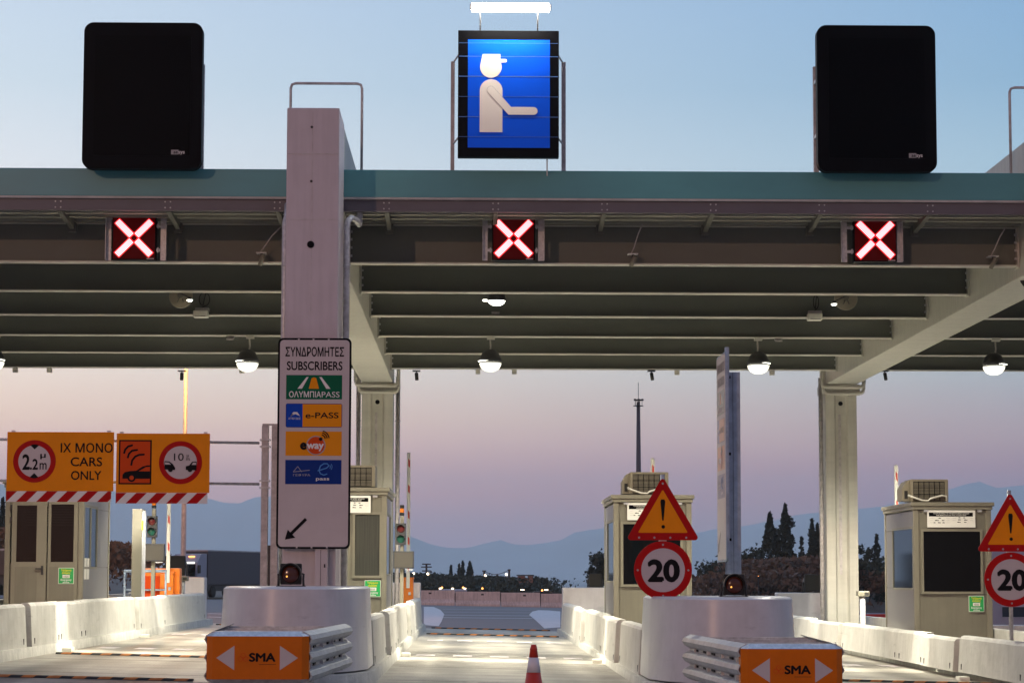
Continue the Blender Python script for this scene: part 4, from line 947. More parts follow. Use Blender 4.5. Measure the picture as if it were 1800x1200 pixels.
# --- warning triangle + 20 roundel
def roadsign(u, vt, Y, k, label, foot, vc):
    q = Px(u, vc, Y); s = q.k * k; t = thing('speed_sign', label, 'road sign', (q.o.x, Y, gz(q.o.x) + foot), 0, 'warning and speed signs'); zc = q.o.z - t.location.z
    MB().tube([(0, .06, 0), (0, .06, zc + 168 * s)], .03, 12).build('post', 'galv', t)
    def tri(r, h0, h1, w_, n=5):
        P = []
        cs = [(-w_, h0), (w_, h0), (0, h1)]; ctr = (0, (h0 * 2 + h1) / 3)
        for i in range(3):
            a, b, c = Vector(cs[i - 1]), Vector(cs[i]), Vector(cs[(i + 1) % 3]); d1 = (a - b).normalized(); d2 = (c - b).normalized(); bi = (d1 + d2).normalized(); half = d1.angle(d2) / 2; ce = b + bi * (r / math.sin(half))
            p1 = b + d1 * (r / math.tan(half)); p2 = b + d2 * (r / math.tan(half)); A1 = math.atan2(p1.y - ce.y, p1.x - ce.x); A2 = math.atan2(p2.y - ce.y, p2.x - ce.x)
            dA = (A2 - A1 + math.pi) % (2 * math.pi) - math.pi
            P += [(ce.x + r * math.cos(A1 + dA * k_ / n), ce.y + r * math.sin(A1 + dA * k_ / n)) for k_ in range(n + 1)]
        return P
    h0, h1 = zc + 52.5 * s, zc + 165 * s
    MB().prism(tri(5 * s, h0, h1, 65 * s), 0, .02).build('triangle_plate', 'sign_red', t)
    flat('amber_field', [tri(1.5 * s, zc + 65.5 * s, zc + 141.5 * s, 44 * s)], 'sign_orange', t, -.004, .004)
    flat('exclamation_mark', [[(-1.2 * s, zc + 87 * s), (1.2 * s, zc + 87 * s), (4.3 * s, zc + 120 * s), (3 * s, zc + 124 * s), (-3 * s, zc + 124 * s), (-4.3 * s, zc + 120 * s)], circ(.6 * s, zc + 76 * s, 3.2 * s, 16)], 'blk_ink', t, -.008)
    MB().prism(circ(0, zc, 51 * s, 56), 0, .02).build('round_plate', 'sign_red', t)
    flat('white_disc', [circ(0, zc, 38.3 * s, 56)], 'sign_white', t, -.004, .004)
    text('20', 1 * s, zc - 18.5 * s, 36 * s, 'blk_ink', t, -.008, wid=52 * s, bold=.05)
    for x_, z_ in ((0, 44.5), (0, -44.5), (-44.5, 0), (44.5, 0), (-42, 57), (-15, 57), (13, 57), (41, 57), (0, 152)): MB().lathe([(1.9 * s, -.003), (1.9 * s, 0)], (x_ * s, -.001, zc + z_ * s), 8, axis='y').build('rivet', 'grey_ink', t)
    MB().box(-.05, .05, .02, .09, zc + 48 * s, zc + 56 * s).build('clamp', 'galv', t)
    return t
roadsign(1165.5, 840, 28.95, 1.0, 'warning triangle over a 20 speed roundel on the nose block right of the centre lane', .15, 1001.5)
roadsign(1778, 853, 31.7, .93, 'warning triangle over a 20 speed roundel cut by the right frame edge', .15, 1018)

# --- crash cushions
def cushion(i, label):
    X = ISL[i] + .09; Y0 = 23.0; g = gz(X)
    t = thing('crash_cushion', label, 'crash cushion', (X, Y0, g), 0, 'crash cushions before the island noses')
    zt, zb = at(455, 1117.5, Y0).z - gz(-2.38), at(455, 1193, Y0).z - gz(-2.38); w0, w1 = .54, .74
    def front(w, yf, c=.05): return [(-w, .25), (-w, c + yf), (-w + c, yf), (w - c, yf), (w, c + yf), (w, .25)]
    MB().prism(front(w0, 0, .07), zb, zt, 'z').build('nose_cover', 'sma_orange', t)
    mb = MB(); o = loft(mb, front(w0, 0, .07), front(w0 - .05, .09, .05), zt + .001, zt + .05); mb.f.append(list(range(o + 6, o + 12))); mb.mi.append(0); mb.sm.append(False)
    o = loft(mb, front(w0 - .05, .1, .05), front(w0 - .01, .02, .06), zb - .07, zb - .001); mb.build('nose_trim', 'galv', t)
    # arrows and lettering
    zc = (zt + zb) / 2; ah = .128
    flat('arrow_mark', [[(-.43, zc), (-.24, zc + ah), (-.24, zc - ah)], [(.43, zc), (.24, zc + ah), (.24, zc - ah)]], 'sign_white', t, -.003)
    text('SMA', .055, zc - .035, .085, 'blk_ink', t, -.003, wid=.27, bold=.045)
    MB().box(.02, .20, -.003, 0, zc - .07, zc - .066).build('underline', 'blk_ink', t)
    mb = MB()
    for x_, z_ in ((-.12, 0), (-.175, .0), (-.147, .035)): mb.ring(x_, zc + z_ - .01, .022, .027, -.003, 0, 20)
    mb.build('ring_logo', 'deep_orange', t)
    # side fender panels: overlapping ribbed sheets
    for s_ in (1, -1):
        for k in range(3):
            y0, y1 = .1 + k * 1.25, 1.5 + k * 1.25
            def wy(y): return w0 - .105 + (w1 - .06 - w0 + .105) * min(1, y / 4.0)
            out = .012 * (3 - k)
            prof = []
            hs = [zt + .045, zt + .01]; 
            P = []
            for j in range(3):                      # three outward ribs
                zc_ = zt - .035 - j * (zt - zb + .0) / 2.35
                P += [(0.0, zc_ + .085), (.075, zc_ + .045), (.095, zc_ + .0), (.07, zc_ - .045), (0.0, zc_ - .085)]
            mb = MB(); n = len(P); vs = []
            for y in (y0, y1):
                for d_, z in P: vs.append((s_ * (wy(y) + out + d_), y, z))
            for y in (y0, y1):
                for d_, z in P: vs.append((s_ * (wy(y) + out + d_ - .012), y, z))
            fs = [(a, a + 1, n + a + 1, n + a) for a in range(n - 1)] + [(2 * n + a, 3 * n + a, 3 * n + a + 1, 2 * n + a + 1) for a in range(n - 1)]
            fs += [(a, 2 * n + a, 2 * n + a + 1, a + 1) for a in range(n - 1)] + [(n + a, n + a + 1, 3 * n + a + 1, 3 * n + a) for a in range(n - 1)]
            mb.add(vs, fs)
            mb.build('fender_panel', 'fender', t)
            sl = MB()
            for j in range(2):
                zs = zt - .035 - (j + .5) * (zt - zb) / 2.35
                for q_ in range(2):
                    ya = y0 + .12 + q_ * .6; xx = wy(ya) + out + .004; sl.box(min(s_ * xx, s_ * (xx + .014)), max(s_ * xx, s_ * (xx + .014)), ya, ya + .42, zs - .012, zs + .012)
            sl.build('slot', 'rubber', t)
    for k in range(4):                              # diaphragms and top ties
        y = .45 + k * 1.0; w_ = w0 + (w1 - w0) * y / 4 - .02; MB().box(-w_, w_, y, y + .05, zb - .05, zt + .03).build('diaphragm', 'galv', t)
    mb = MB()
    for x_ in (-.25, .25): mb.box(x_ - .05, x_ + .05, .2, 4.25, .06, .16)
    mb.build('base_rail', 'galv_dull', t)
    return t
M['fender'] = mat('zinc_fender', (.50, .50, .49), .5, metal=.25, var=.2, vscale=5)
cushion(1, 'orange-faced crash cushion with white arrows before the left nose block')
cushion(2, 'orange-faced crash cushion with white arrows before the right nose block')

# --- traffic cone
p = at(938, 1132, 21.3); t = thing('traffic_cone', 'red traffic cone with a white band standing in the centre lane', 'traffic cone', (p.x, 21.3, gz(p.x, 21)))
hc = p.z - gz(p.x, 21)
MB().box(-.19, .19, -.19, .19, .0, .035, b=.01).build('base', 'cone', t)
rr_ = lambda d: .027 + d * .155
MB().lathe([(rr_(hc - .03), .03), (rr_(.271), hc - .271)], n=32).build('cone_body', 'cone', t)
MB().lathe([(rr_(.27) + .001, hc - .27), (rr_(.126) + .001, hc - .126)], n=32).build('white_band', 'cone_white', t)
MB().lathe([(rr_(.125), hc - .125), (rr_(.05), hc - .05), (rr_(.05) + .004, hc - .045), (rr_(.04), hc - .035), (.026, hc - .004), (.02, hc)], n=32).build('cone_tip', 'cone', t)
# ------------------------------------------------------------------ amber flashers
def flasher(u, v, Y, label, k=1, back=False, z0=None):
    p = at(u, v, Y); t = thing('amber_flasher', label, 'warning lamp', (p.x, Y, z0 if z0 is not None else gz(p.x) + 1.23), math.pi if back else 0, 'amber lamps on the island ends'); r = .12 * k; zc = .16 * k
    mb = MB(); mb.box(-.14 * k, .14 * k, .0, .10 * k, zc - .135 * k, zc + .14 * k, b=.02 * k); mb.lathe([(.13 * k, .0), (.135 * k, -.03 * k), (.138 * k, -.03 * k)], (0, 0, zc), 28, axis='y'); mb.build('housing', 'rubber', t)
    mb = MB(); n = 20
    for q_, (ra, rb_) in enumerate(((.137 * k, .146 * k),)):
        for j in range(n):
            a, b = R(-10 + 200 * j / n), R(-10 + 200 * (j + 1) / n); P = [(rr * math.cos(z), zc + rr * math.sin(z)) for rr, z in ((ra, a), (rb_, a), (rb_, b), (ra, b))]; mb.prism(P, -.11 * k, 0)
    mb.build('visor', 'dark', t)
    MB().lathe([(.118 * k, -.032 * k), (.10 * k, -.048 * k), (.06 * k, -.06 * k), (.01 * k, -.064 * k)], (0, 0, zc), 28, axis='y').build('lens', 'lens_amber', t)
    if not back: MB().lathe([(.008, -.07 * k), (.012, -.064 * k), (.008, -.05 * k)], (-.045 * k, 0, zc - .03 * k), 10, axis='y').build('glint', 'amber_glow', t)  # highlight on the unlit lens, put in as a tiny glowing bead
    for s_ in (-1, 1): MB().tube([(s_ * .165 * k, .06, .0), (s_ * .16 * k, .06, zc * .6), (s_ * .165 * k, .06, zc * 1.0), (s_ * .13 * k, .06, zc * 1.05)], .015 * k, 8).build('bracket', 'dark', t)
    MB().box(-.19 * k, .19 * k, .02, .12, 0, .012).build('foot', 'dark', t)
flasher(511, 1012, 28.4, 'unlit amber lamp on the left nose block below the subscribers sign')
flasher(1290.5, 1028, 28.5, 'unlit amber lamp on the right nose block before the galvanised post')
flasher(309, 990, 57.3, 'dark lamp seen from behind on the end wall by the lorry', 1.9, True, gz(-8) + 1.22)
flasher(1046, 1022, 57.3, 'dark lamp seen from behind on the end wall left of the centre booth', 1.2, True, gz(3) + 1.22)
flasher(1428, 1031, 57.3, 'dark lamp seen from behind on the end wall at the right rear pillar', 1.6, True, gz(8.9) + 1.22)

# ------------------------------------------------------------------ booths
YB0, YB1 = 40.6, 43.5
def emergency(par, q, u0, u1, v0, v1, y=-.008):
    e = MB().prism(rrect(q.x(u0), q.x(u1), q.z(v1), q.z(v0), .008), y, y + .006).build('emergency_notice', 'paper', par)
    g = MB().prism(rrect(q.x(u0 + .8), q.x(u1 - .8), q.z(v1 - .8), q.z(v0 + .8), .006), y - .002, y).build('green_field', 'em_green', e)
    w_, h_ = u1 - u0, v1 - v0; cu = (u0 + u1) / 2
    text('Τηλέφωνο', q.x(cu), q.z(v0 + h_ * .22), q.l(h_ * .13), 'em_yellow', e, y - .005, wid=q.l(w_ * .66), bold=.03)
    text('ανάγκης', q.x(cu), q.z(v0 + h_ * .38), q.l(h_ * .12), 'em_yellow', e, y - .005, wid=q.l(w_ * .54), bold=.03)
    MB().box(q.x(cu - w_ * .23), q.x(cu + w_ * .23), y - .005, y - .002, q.z(v0 + h_ * .64), q.z(v0 + h_ * .44)).build('number_plate', 'paper', e)
    text('1025', q.x(cu), q.z(v0 + h_ * .61), q.l(h_ * .12), 'blk_ink', e, y - .008)
    text('Emergency', q.x(cu), q.z(v0 + h_ * .80), q.l(h_ * .12), 'white_ink', e, y - .005, wid=q.l(w_ * .68), bold=.03)
    text('phone', q.x(cu), q.z(v0 + h_ * .94), q.l(h_ * .11), 'white_ink', e, y - .005, wid=q.l(w_ * .4), bold=.03)
def notice(par, q, u0, u1, v0, v1):
    w_, h_ = u1 - u0, v1 - v0; X_ = lambda f: q.x(u0 + f * w_); Z_ = lambda f: q.z(v0 + f * h_)
    b = MB().box(X_(0), X_(1), -.02, -.004, Z_(1), Z_(0)).build('notice_board', 'paper', par)
    MB().box(X_(.035), X_(.95), -.023, -.02, Z_(.36), Z_(.13)).build('title_band', 'black_gloss', b)
    text('ΠΛΗΡΟΦΟΡΙΕΣ ΓΙΑ ΤΙΣ ΚΑΤΗΓΟΡΙΕΣ ΔΙΟΔΙΩΝ', X_(.5), Z_(.225), q.l(h_ * .065), 'paper', b, -.026, wid=q.l(w_ * .74), bold=.01)
    text('INFORMATION ON TOLL CATEGORIES', X_(.5), Z_(.325), q.l(h_ * .06), 'paper', b, -.026, wid=q.l(w_ * .62), bold=.01)
    for fx, fy, L_ in ((.26, .47, .05), (.2, .6, .08), (.33, .6, .05), (.15, .73, .04), (.25, .73, .06), (.34, .73, .05), (.67, .43, .04), (.77, .44, .04), (.67, .56, .06), (.8, .57, .07), (.66, .7, .07), (.79, .7, .05)):
        mb = MB(); mb.box(X_(fx - L_ / 2), X_(fx + L_ / 2), -.022, -.02, Z_(fy + .015), Z_(fy - .02)); mb.box(X_(fx - L_ / 2 + .01), X_(fx), -.0225, -.02, Z_(fy - .02), Z_(fy - .035)); mb.build('vehicle_icon', 'blk_ink', b)
    mb = MB()
    for k in range(10): fx, fy = (.09, .43, .56, .92)[k % 4], .46 + (k // 4) * .13; mb.box(X_(fx - .035), X_(fx + .035), -.021, -.02, Z_(fy + .006), Z_(fy - .004))
    mb.build('small_print', 'grey_ink', b)
M['chair'] = mat('chair_cloth', (.05, .047, .042), .8)
def booth(i, label, ac, ue, kind):
    X = ISL[i] + (0, 0, .06, .05)[i]; g = gz(ISL[i]) + .22; t = thing('toll_booth', label, 'toll booth', (X, YB0, g), 0, 'toll booths on the islands')
    Wd = .735; D = YB1 - YB0; H = 2.72
    q = Px(0, 0, YB0); q.k = mpp(900, 900, YB0)
    # measures run in the pixels of the right booth (front 1605..1742), remapped to the booth centre
    class Q:
        k = 2 * Wd / 137.0
        def x(s, u): return (u - 1673.5) * s.k
        def z(s, v): return (1110 - v) * s.k + (g * 0) + .34
        def l(s, d): return d * s.k
        def p(s, P): return [(s.x(a), s.z(b)) for a, b in P]
    q = Q(); base = -.0
    z0, zr = .0, q.z(893)
    mb = MB()
    if kind != 'door': mb.box(-Wd + .04, Wd - .04, .03, D - .03, 0, zr - .01)
    else:                                       # hollow front half: one can look in through the door
        za, zb_ = q.z(1022) - .02, q.z(924) + .02
        mb.box(-Wd + .04, Wd - .04, 1.5, D - .03, 0, zr - .01); MB().box(-Wd + .10, Wd - .10, 1.47, 1.495, za, zb_).build('added_dark_lining', 'dark', t); mb.box(-Wd + .04, Wd - .04, .03, 1.5, 0, za); mb.box(-Wd + .04, Wd - .04, .03, 1.5, zb_, zr - .01)  # dark lining added behind the glass to keep the interior dim
        mb.box(-Wd + .04, -Wd + .09, .03, 1.5, za, zb_); mb.box(Wd - .09, Wd - .04, .03, 1.5, za, zb_)
    mb.build('body', 'booth', t)
    for sx in (-1, 1):
        for yy in (0.0, D - .09): MB().box(min(sx * Wd, sx * (Wd - .1)), max(sx * Wd, sx * (Wd - .1)), yy, yy + .09, 0, zr, b=.01).build('corner_post', 'booth_frame', t)
    mb = MB(); mb.box(-Wd - .02, Wd + .02, -.03, D + .03, zr + .001, zr + .065, b=.008); mb.box(-Wd - .05, Wd + .05, -.06, D + .06, zr + .067, zr + .14, b=.01); mb.build('roof', 'booth_frame', t)
    # side faces
    sd_ = 1 if i < 2 else -1
    for s_ in (1, -1):
        a = s_ * (Wd - .038); b = s_ * (Wd - .015)
        MB().box(min(a, b), max(a, b), .1, D - .1, .02, q.z(1031)).build('side_panel', 'booth_side', t)
        WY = 1.55 if i == 0 else 2.15
        MB().box(min(a, b), max(a, b), .1, D - .1, q.z(926), zr - .03).build('side_panel', 'booth_side', t)
        MB().box(min(a, b), max(a, b), WY, D - .1, q.z(1030), q.z(927)).build('side_panel', 'booth_side', t)
        c_ = s_ * (Wd - .005); a2 = s_ * (Wd - .03)
        wf = MB()
        for ya, yb in ((.12, .17), (.80, .86), (WY - .05, WY)):
            if i == 0 or ya != .80: wf.box(min(a2, c_), max(a2, c_), ya, yb, q.z(1030), q.z(926))
        wf.box(min(a2, c_), max(a2, c_), .12, WY, q.z(1034), q.z(1030) - .001); wf.box(min(a2, c_), max(a2, c_), .12, WY, q.z(926) + .001, q.z(922))
        w_ = wf.build('side_window', 'booth_frame', t); g1 = s_ * (Wd - .024)
        MB().box(min(a, g1), max(a, g1), .17, WY - .05, q.z(1030), q.z(926)).build('pane', 'glass_side', w_)
    if kind == 'window':
        fr = MB(); x0, x1, zb, zt = q.x(1622), q.x(1722), q.z(1036), q.z(931); e = .045
        fr.box(x0 - e, x0, -.012, .03, zb - e, zt + e); fr.box(x1, x1 + e, -.012, .03, zb - e, zt + e); fr.box(x0, x1, -.012, .03, zt, zt + e); fr.box(x0, x1, -.012, .03, zb - e, zb)
        w_ = fr.build('window', 'booth_frame', t); MB().box(x0, x1, .005, .029, zb, zt).build('pane', 'glass_dark', w_)
        MB().box(-Wd + .1, Wd - .1, .022, .03, zb - e - .012, zb - e - .004).build('panel_joint', 'dark', t)
    elif kind == 'two':
        for x0, x1, cur in ((.14, .60, True), (-.55, -.09, True)):
            zb, zt = q.z(1033), q.z(927); e = .045; fr = MB()
            fr.box(x0 - e, x0, -.012, .03, zb - e, zt + e); fr.box(x1, x1 + e, -.012, .03, zb - e, zt + e); fr.box(x0, x1, -.012, .03, zt, zt + e); fr.box(x0, x1, -.012, .03, zb - e, zb)
            w_ = fr.build('window', 'booth_frame', t); MB().box(x0, x1, .012, .029, zb, zt).build('curtain', 'blind', w_)
    else:
        # glazed door on the left, fixed light on the right
        zb, zt = q.z(1022), q.z(924); zT = q.z(912)
        dr = MB(); dr.box(-.60, -.512, -.014, .03, .03, zT); dr.box(-.138, .05, -.014, .03, .03, zT); dr.box(-.512, -.138, -.014, .03, .03, zb); dr.box(-.512, -.138, -.014, .03, zt, zT)
        d_ = dr.build('door', 'booth_frame', t)
        MB().box(-.512, -.138, .005, .012, zb, zt).build('pane', 'clear_glass', d_)
        MB().box(-.53, -.12, -.0165, -.0145, .10, zb - .09).build('lower_panel', 'booth', d_)
        hd = MB(); hd.box(-.04, .0, -.035, -.015, zb - .24, zb - .07); hd.box(-.14, -.03, -.06, -.04, zb - .14, zb - .115); hd.box(-.04, -.02, -.06, -.03, zb - .14, zb - .115); hd.build('handle', 'dark', d_)
        for zz in (zt - .1, zt - .32): MB().box(-.635, -.605, -.02, .02, zz, zz + .11).build('hinge', 'dark', d_)
        fr = MB(); fr.box(.075, .128, -.012, .03, .03, zT); fr.box(.552, .63, -.012, .03, .03, zT); fr.box(.128, .552, -.012, .03, .03, zb); fr.box(.128, .552, -.012, .03, zt + .02, zT); w_ = fr.build('fixed_light', 'booth_frame', t)
        MB().box(.128, .552, .005, .012, zb, zt + .02).build('pane', 'clear_glass', w_)
        # clerk's chair, screen and a roll of cable behind the glass
        ch = thing('office_chair', 'rounded grey office chair back seen through the right pane of the left booth', 'chair', (X + .36, YB0 + .8, g + .02))
        MB().prism(rrect(-.26, .26, .78, 1.50, .2, 6), 0, .09).build('backrest', 'chair', ch); MB().box(-.24, .24, -.42, .02, .66, .76, b=.03).build('seat', 'chair', ch); MB().tube([(0, -.2, .0), (0, -.2, .66)], .03, 8).build('column', 'dark', ch)
        MB().box(-.58, -.05, .9, 1.4, zb - .1, zb + .12, b=.02).build('desk', 'dark', t); MB().box(-.45, -.12, .95, 1.0, zb + .2, zb + .5, b=.01).build('screen', 'dark', t)
        for k_ in range(7): MB().box(-.6, .6, 1.0, 1.03, zt - .05 - k_ * .05, zt - .025 - k_ * .05).build('blind_slat', 'booth', t)
        MB().box(.11, .57, -.0145, -.0125, .10, zb - .09).build('lower_panel', 'booth', w_)
        s = MB()
        for ya in (.22, .5): s.box(Wd - .016, Wd - .008, ya, ya + .2, q.z(1052), q.z(1015))
        s.build('price_label', 'paper', t)
    if kind != 'door': notice(t, q, 1629, 1713.5, 893 + 1, 924)
    for u_ in (1623, 1717):
        if kind != 'door': MB().box(q.x(u_), q.x(u_ + 8), -.035, 0.03, q.z(897), q.z(893.5)).build('lamp_clip', 'galv', t)
    emergency(t, q, *ue, y=-.026 if kind == 'door' else -.008)
    if ac: 
        a0, a1, top = ac; zz = zr + .145; tt = thing('air_conditioner', ac_lab[i], 'air conditioner', (X + (a0 + a1) / 2, YB0 + .30, g + zz), 0, 'air conditioners on booth roofs'); w2 = (a1 - a0) / 2; h = top
        MB().box(-w2, w2, 0, .62, .02, h, b=.02).build('casing', 'ac', tt)
        MB().prism([(-w2 - .14, .03), (-w2 - .002, .03), (-w2 - .002, h - .02), (-w2 - .06, h - .04), (-w2 - .14, h - .18)], .1, .6).build('side_casing', 'ac', tt)
        MB().box(-w2 + .05, w2 - .07, -.004, .0, .03, h - .04).build('grille', 'ac_grille', tt)
        gb = MB(); 
        for k in range(1, 6): x = -w2 + .05 + k * (2 * w2 - .12) / 6; gb.box(x - .004, x + .004, -.02, -.006, .03, h - .04)
        for k in range(1, 3): z = .03 + k * (h - .07) / 3; gb.box(-w2 + .05, w2 - .07, -.021, -.0205, z - .003, z + .003)
        gb.build('guard_wire', 'black', tt)
        ls = MB()
        for k in range(14): z = .05 + k * (h - .1) / 14; ls.box(-w2 + .06, w2 - .08, -.006, -.0042, z, z + .009)
        ls.build('fin', 'ac', tt)
        if i != 1:
            s_ = 1
            MB().tube([(-w2 - .05, -.0, h * .32), (-w2 + .04, -.04, h * .22), (-w2 + .2, -.06, .04), (-w2 + .32, -.06, .03), (0, -.06, .07), (w2 * .6, -.06, .13), (w2 * .85, -.05, .12), (w2 * .92, -.03, .0)], .018, 8).build('hose', 'boom_white', tt)
            MB().cbox(-w2 - .07, .095, h * .34, .06, .02, .15).build('socket', 'rubber', tt)
    return t
ac_lab = {1: 'beige air conditioner on the booth roof behind the subscribers sign', 2: 'beige air conditioner on the booth roof behind the warning triangle', 3: 'beige air conditioner with a pale hose on the roof of the right booth'}
booth(0, 'beige booth with a glazed door under the amber signs, left side', None, (1700, 1727, 1032, 1060), 'door')
booth(1, 'beige booth with a drawn curtain, half hidden by the subscribers sign', (-.25, .50, .43), (1704, 1732, 1041, 1070), 'two')
booth(2, 'beige booth with a dark window behind the warning triangle and 20 sign', (-.40, .33, .44), (1692, 1720, 1043, 1071), 'window')
booth(3, 'beige booth with a wide black window and notice board at the right', (-.72, .0, .44), (1700, 1727, 1043, 1071), 'window')

# ------------------------------------------------------------------ boom barriers
def boom(u, vtop, i, label, cab=True, glabel=None):
    Yb = (52.8, 55.2, 50.4, 50.4)[i]; p = at(u, 900, Yb); x = p.x; g = gz(x) + .2; top = at(u, vtop, Yb).z - g
    t = thing('boom_barrier', label, 'boom barrier', (x, Yb, g), 0, 'raised boom barriers')
    mb = MB(); mb.box(-.20, .13, .02, .40, 0, 1.12, b=.02); mb.box(-.215, .145, .0, .42, 1.121, 1.17, b=.01); mb.build('cabinet', 'cab_orange', t)
    MB().box(.01, .07, .012, .02, .72, .80).build('badge', 'galv', t)
    mb = MB(); mb.box(-.045, .045, -.03, .0, .9, top, b=.008); ar = mb.build('boom_arm', 'boom_white', t)
    z = top - .12
    while z > 1.3:
        MB().add([(-.012, -.032, z), (.03, -.032, z - .06), (.03, -.032, z - .24), (-.012, -.032, z - .19)], [(0, 1, 2, 3)]).build('red_mark', 'boom_red', ar); z -= .66
    MB().box(-.04, .04, -.028, -.002, top + .001, top + .03).build('arm_cap', 'galv', ar)
    return t
boom(297, 800, 0, 'red and white boom raised beside the left booth, before the lorry')
boom(718, 797, 1, 'red and white boom raised above an orange cabinet left of the centre lane')
boom(1147.5, 807, 2, 'raised boom whose tip shows behind the centre air conditioner')
boom(1576, 819, 3, 'raised boom standing behind the right booth, left of its air conditioner')

# ------------------------------------------------------------------ small traffic lights
def tlight(u, v, label, cabinet=False):
    p = at(u, v, 50.6); x = p.x; g = gz(x) + .22; zc = p.z - g
    t = thing('traffic_light', label, 'traffic light', (x, 50.6, g), 0, 'red and green traffic lights behind the booths')
    MB().box(-.02, .07, .1, .2, 0, zc + .42, b=.01).build('pole', 'booth_frame', t)
    h = MB().box(-.12, .12, -.0, .1, zc - .25, zc + .25, b=.012).build('light_housing', 'dark', t)
    for dz, m_, nm in ((.12, 'lens_red', 'red_lens'), (-.12, 'lens_green', 'green_lens')):
        MB().lathe([(.092, -.002), (.07, -.015), (.01, -.02)], (0, 0, zc + dz), 24, axis='y').build(nm, m_, t)
        mb = MB(); n = 16
        for j in range(n):
            a, b = R(0 + 180 * j / n), R(180 * (j + 1) / n); P = [(rr * math.cos(zz), zc + dz + rr * math.sin(zz)) for rr, zz in ((.095, a), (.104, a), (.104, b), (.095, b))]; mb.prism(P, -.14, -.002)
        mb.build('visor', 'dark', t)
    MB().lathe([(.05, zc + .43), (.055, zc + .45), (.055, zc + .49), (.04, zc + .5)], (0.02, .15, 0), 16).build('beacon_base', 'rubber', t)
    MB().lathe([(.05, zc + .502), (.05, zc + .58), (.03, zc + .6)], (0.02, .15, 0), 16).build('beacon', 'cab_orange', t)
    MB().lathe([(.05, zc + .602), (.05, zc + .68)], (0.02, .15, 0), 16).build('beacon_top', 'rubber', t)
    MB().box(-.17, .31, -.10, .08, zc - .80, zc - .40, b=.01).build('display_box', 'dark', t)
    MB().box(-.14, .28, -.105, -.101, zc - .77, zc - .43).build('display_face', 'display', t)
    MB().box(.12, .28, -.16, -.02, zc - .84, zc - .82).build('sensor_arm', 'galv', t)
tlight(267, 925, 'small two-lens traffic light over a grey display, behind the left booth')
tlight(704.5, 938, 'small two-lens traffic light over a grey display, left of the centre lane')

# ------------------------------------------------------------------ fixtures of the left island
p = at(240, 970, 46.9)
t = thing('payment_column', 'tall narrow beige column behind the left booth', 'payment column', (p.x, 46.9, gz(p.x) + .2)); hh = at(240, 894, 46.9).z - gz(p.x) - .2
MB().box(-.105, .105, 0, .5, 0, hh, b=.01).build('column_body', 'column_paint', t); MB().box(.107, .125, .05, .45, 0, hh - .03).build('side_edge', 'galv', t)
MB().box(.108, .13, -.01, .04, hh - .45, hh - .25).build('yellow_label', 'em_yellow', t)
p0, p1 = at(218, 1003, 52.0), at(293, 1003, 52.0)
t = thing('guard_rail', 'low galvanised railing between the left booth and the orange boom cabinet', 'railing', (p0.x, 52.0, gz(-7.6) + .2)); zt = p0.z - t.location.z; L_ = p1.x - p0.x
for z_ in (zt, zt * .62, zt * .3): MB().tube([(0, 0, z_), (L_, 0, z_)], .035 if z_ == zt else .022, 8).build('rail', 'galv_light', t)
for f in (.02, .34, .66, .98): MB().tube([(L_ * f, 0, 0), (L_ * f, 0, zt)], .026, 8).build('rail_post', 'galv_light', t)
p = at(228, 1000, 51.5); t = thing('control_cabinet', 'wide orange cabinet just right of the left booth, behind the railing', 'cabinet', (p.x, 53.0, gz(p.x) + .2))
MB().box(-.12, .98, 0, .4, 0, 1.24, b=.03).build('cabinet_body', 'cab_orange', t); MB().box(.1, .78, -.006, 0, .5, 1.05).build('cabinet_door', 'deep_orange', t)
def camera_post(u, v0, Y, label):
    p = at(u, v0, Y); g = gz(p.x) + .2; h = p.z - g; t = thing('camera_post', label, 'camera', (p.x, Y, g), 0, 'cameras on short posts')
    MB().tube([(0, 0, 0), (0, 0, h - .1)], .065, 12).build('post', 'galv', t)
    c_ = MB().box(-.12, .14, -.14, .16, h - .12, h, b=.02).build('camera_housing', 'booth', t); MB().box(.02, .125, -.146, -.141, h - .10, h - .03).build('camera_window', 'rubber', t)
camera_post(321, 1012, 54.5, 'stubby camera on a post before the left end wall')
camera_post(1516, 1038, 49.5, 'stubby camera on a post between the right rear pillar and the booth')
p = at(1541, 1090, 66); t = thing('plastic_barrier', 'red plastic water barrier behind the right booth', 'plastic barrier', (p.x, 66, gz(p.x, 66)))
MB().prism([(-.2, 0), (-.2, .1), (-.1, .3), (-.07, .62), (.07, .62), (.1, .3), (.2, .1), (.2, 0)], -.45, .45, 'x').build('barrier_shell', 'red_plastic', t); MB().box(-.35, .35, -.13, -.1, .4, .46).build('moulded_groove', 'cone', t); t.rotation_euler = (0, 0, .3)

# cabinet on the pillar foot
p = at(565, 1000, 31.1); t = thing('switch_box', 'small grey switch box on the foot of the front pillar', 'switch box', (p.x, 31.03, p.z - .25))
MB().box(-.09, .09, 0, .16, 0, .55, b=.01).build('box_body', 'column', t); MB().box(-.01, -.004, -.004, 0, .02, .53).build('door_joint', 'dark', t); MB().cbox(.05, -.01, .3, .02, .02, .05).build('handle', 'dark', t)

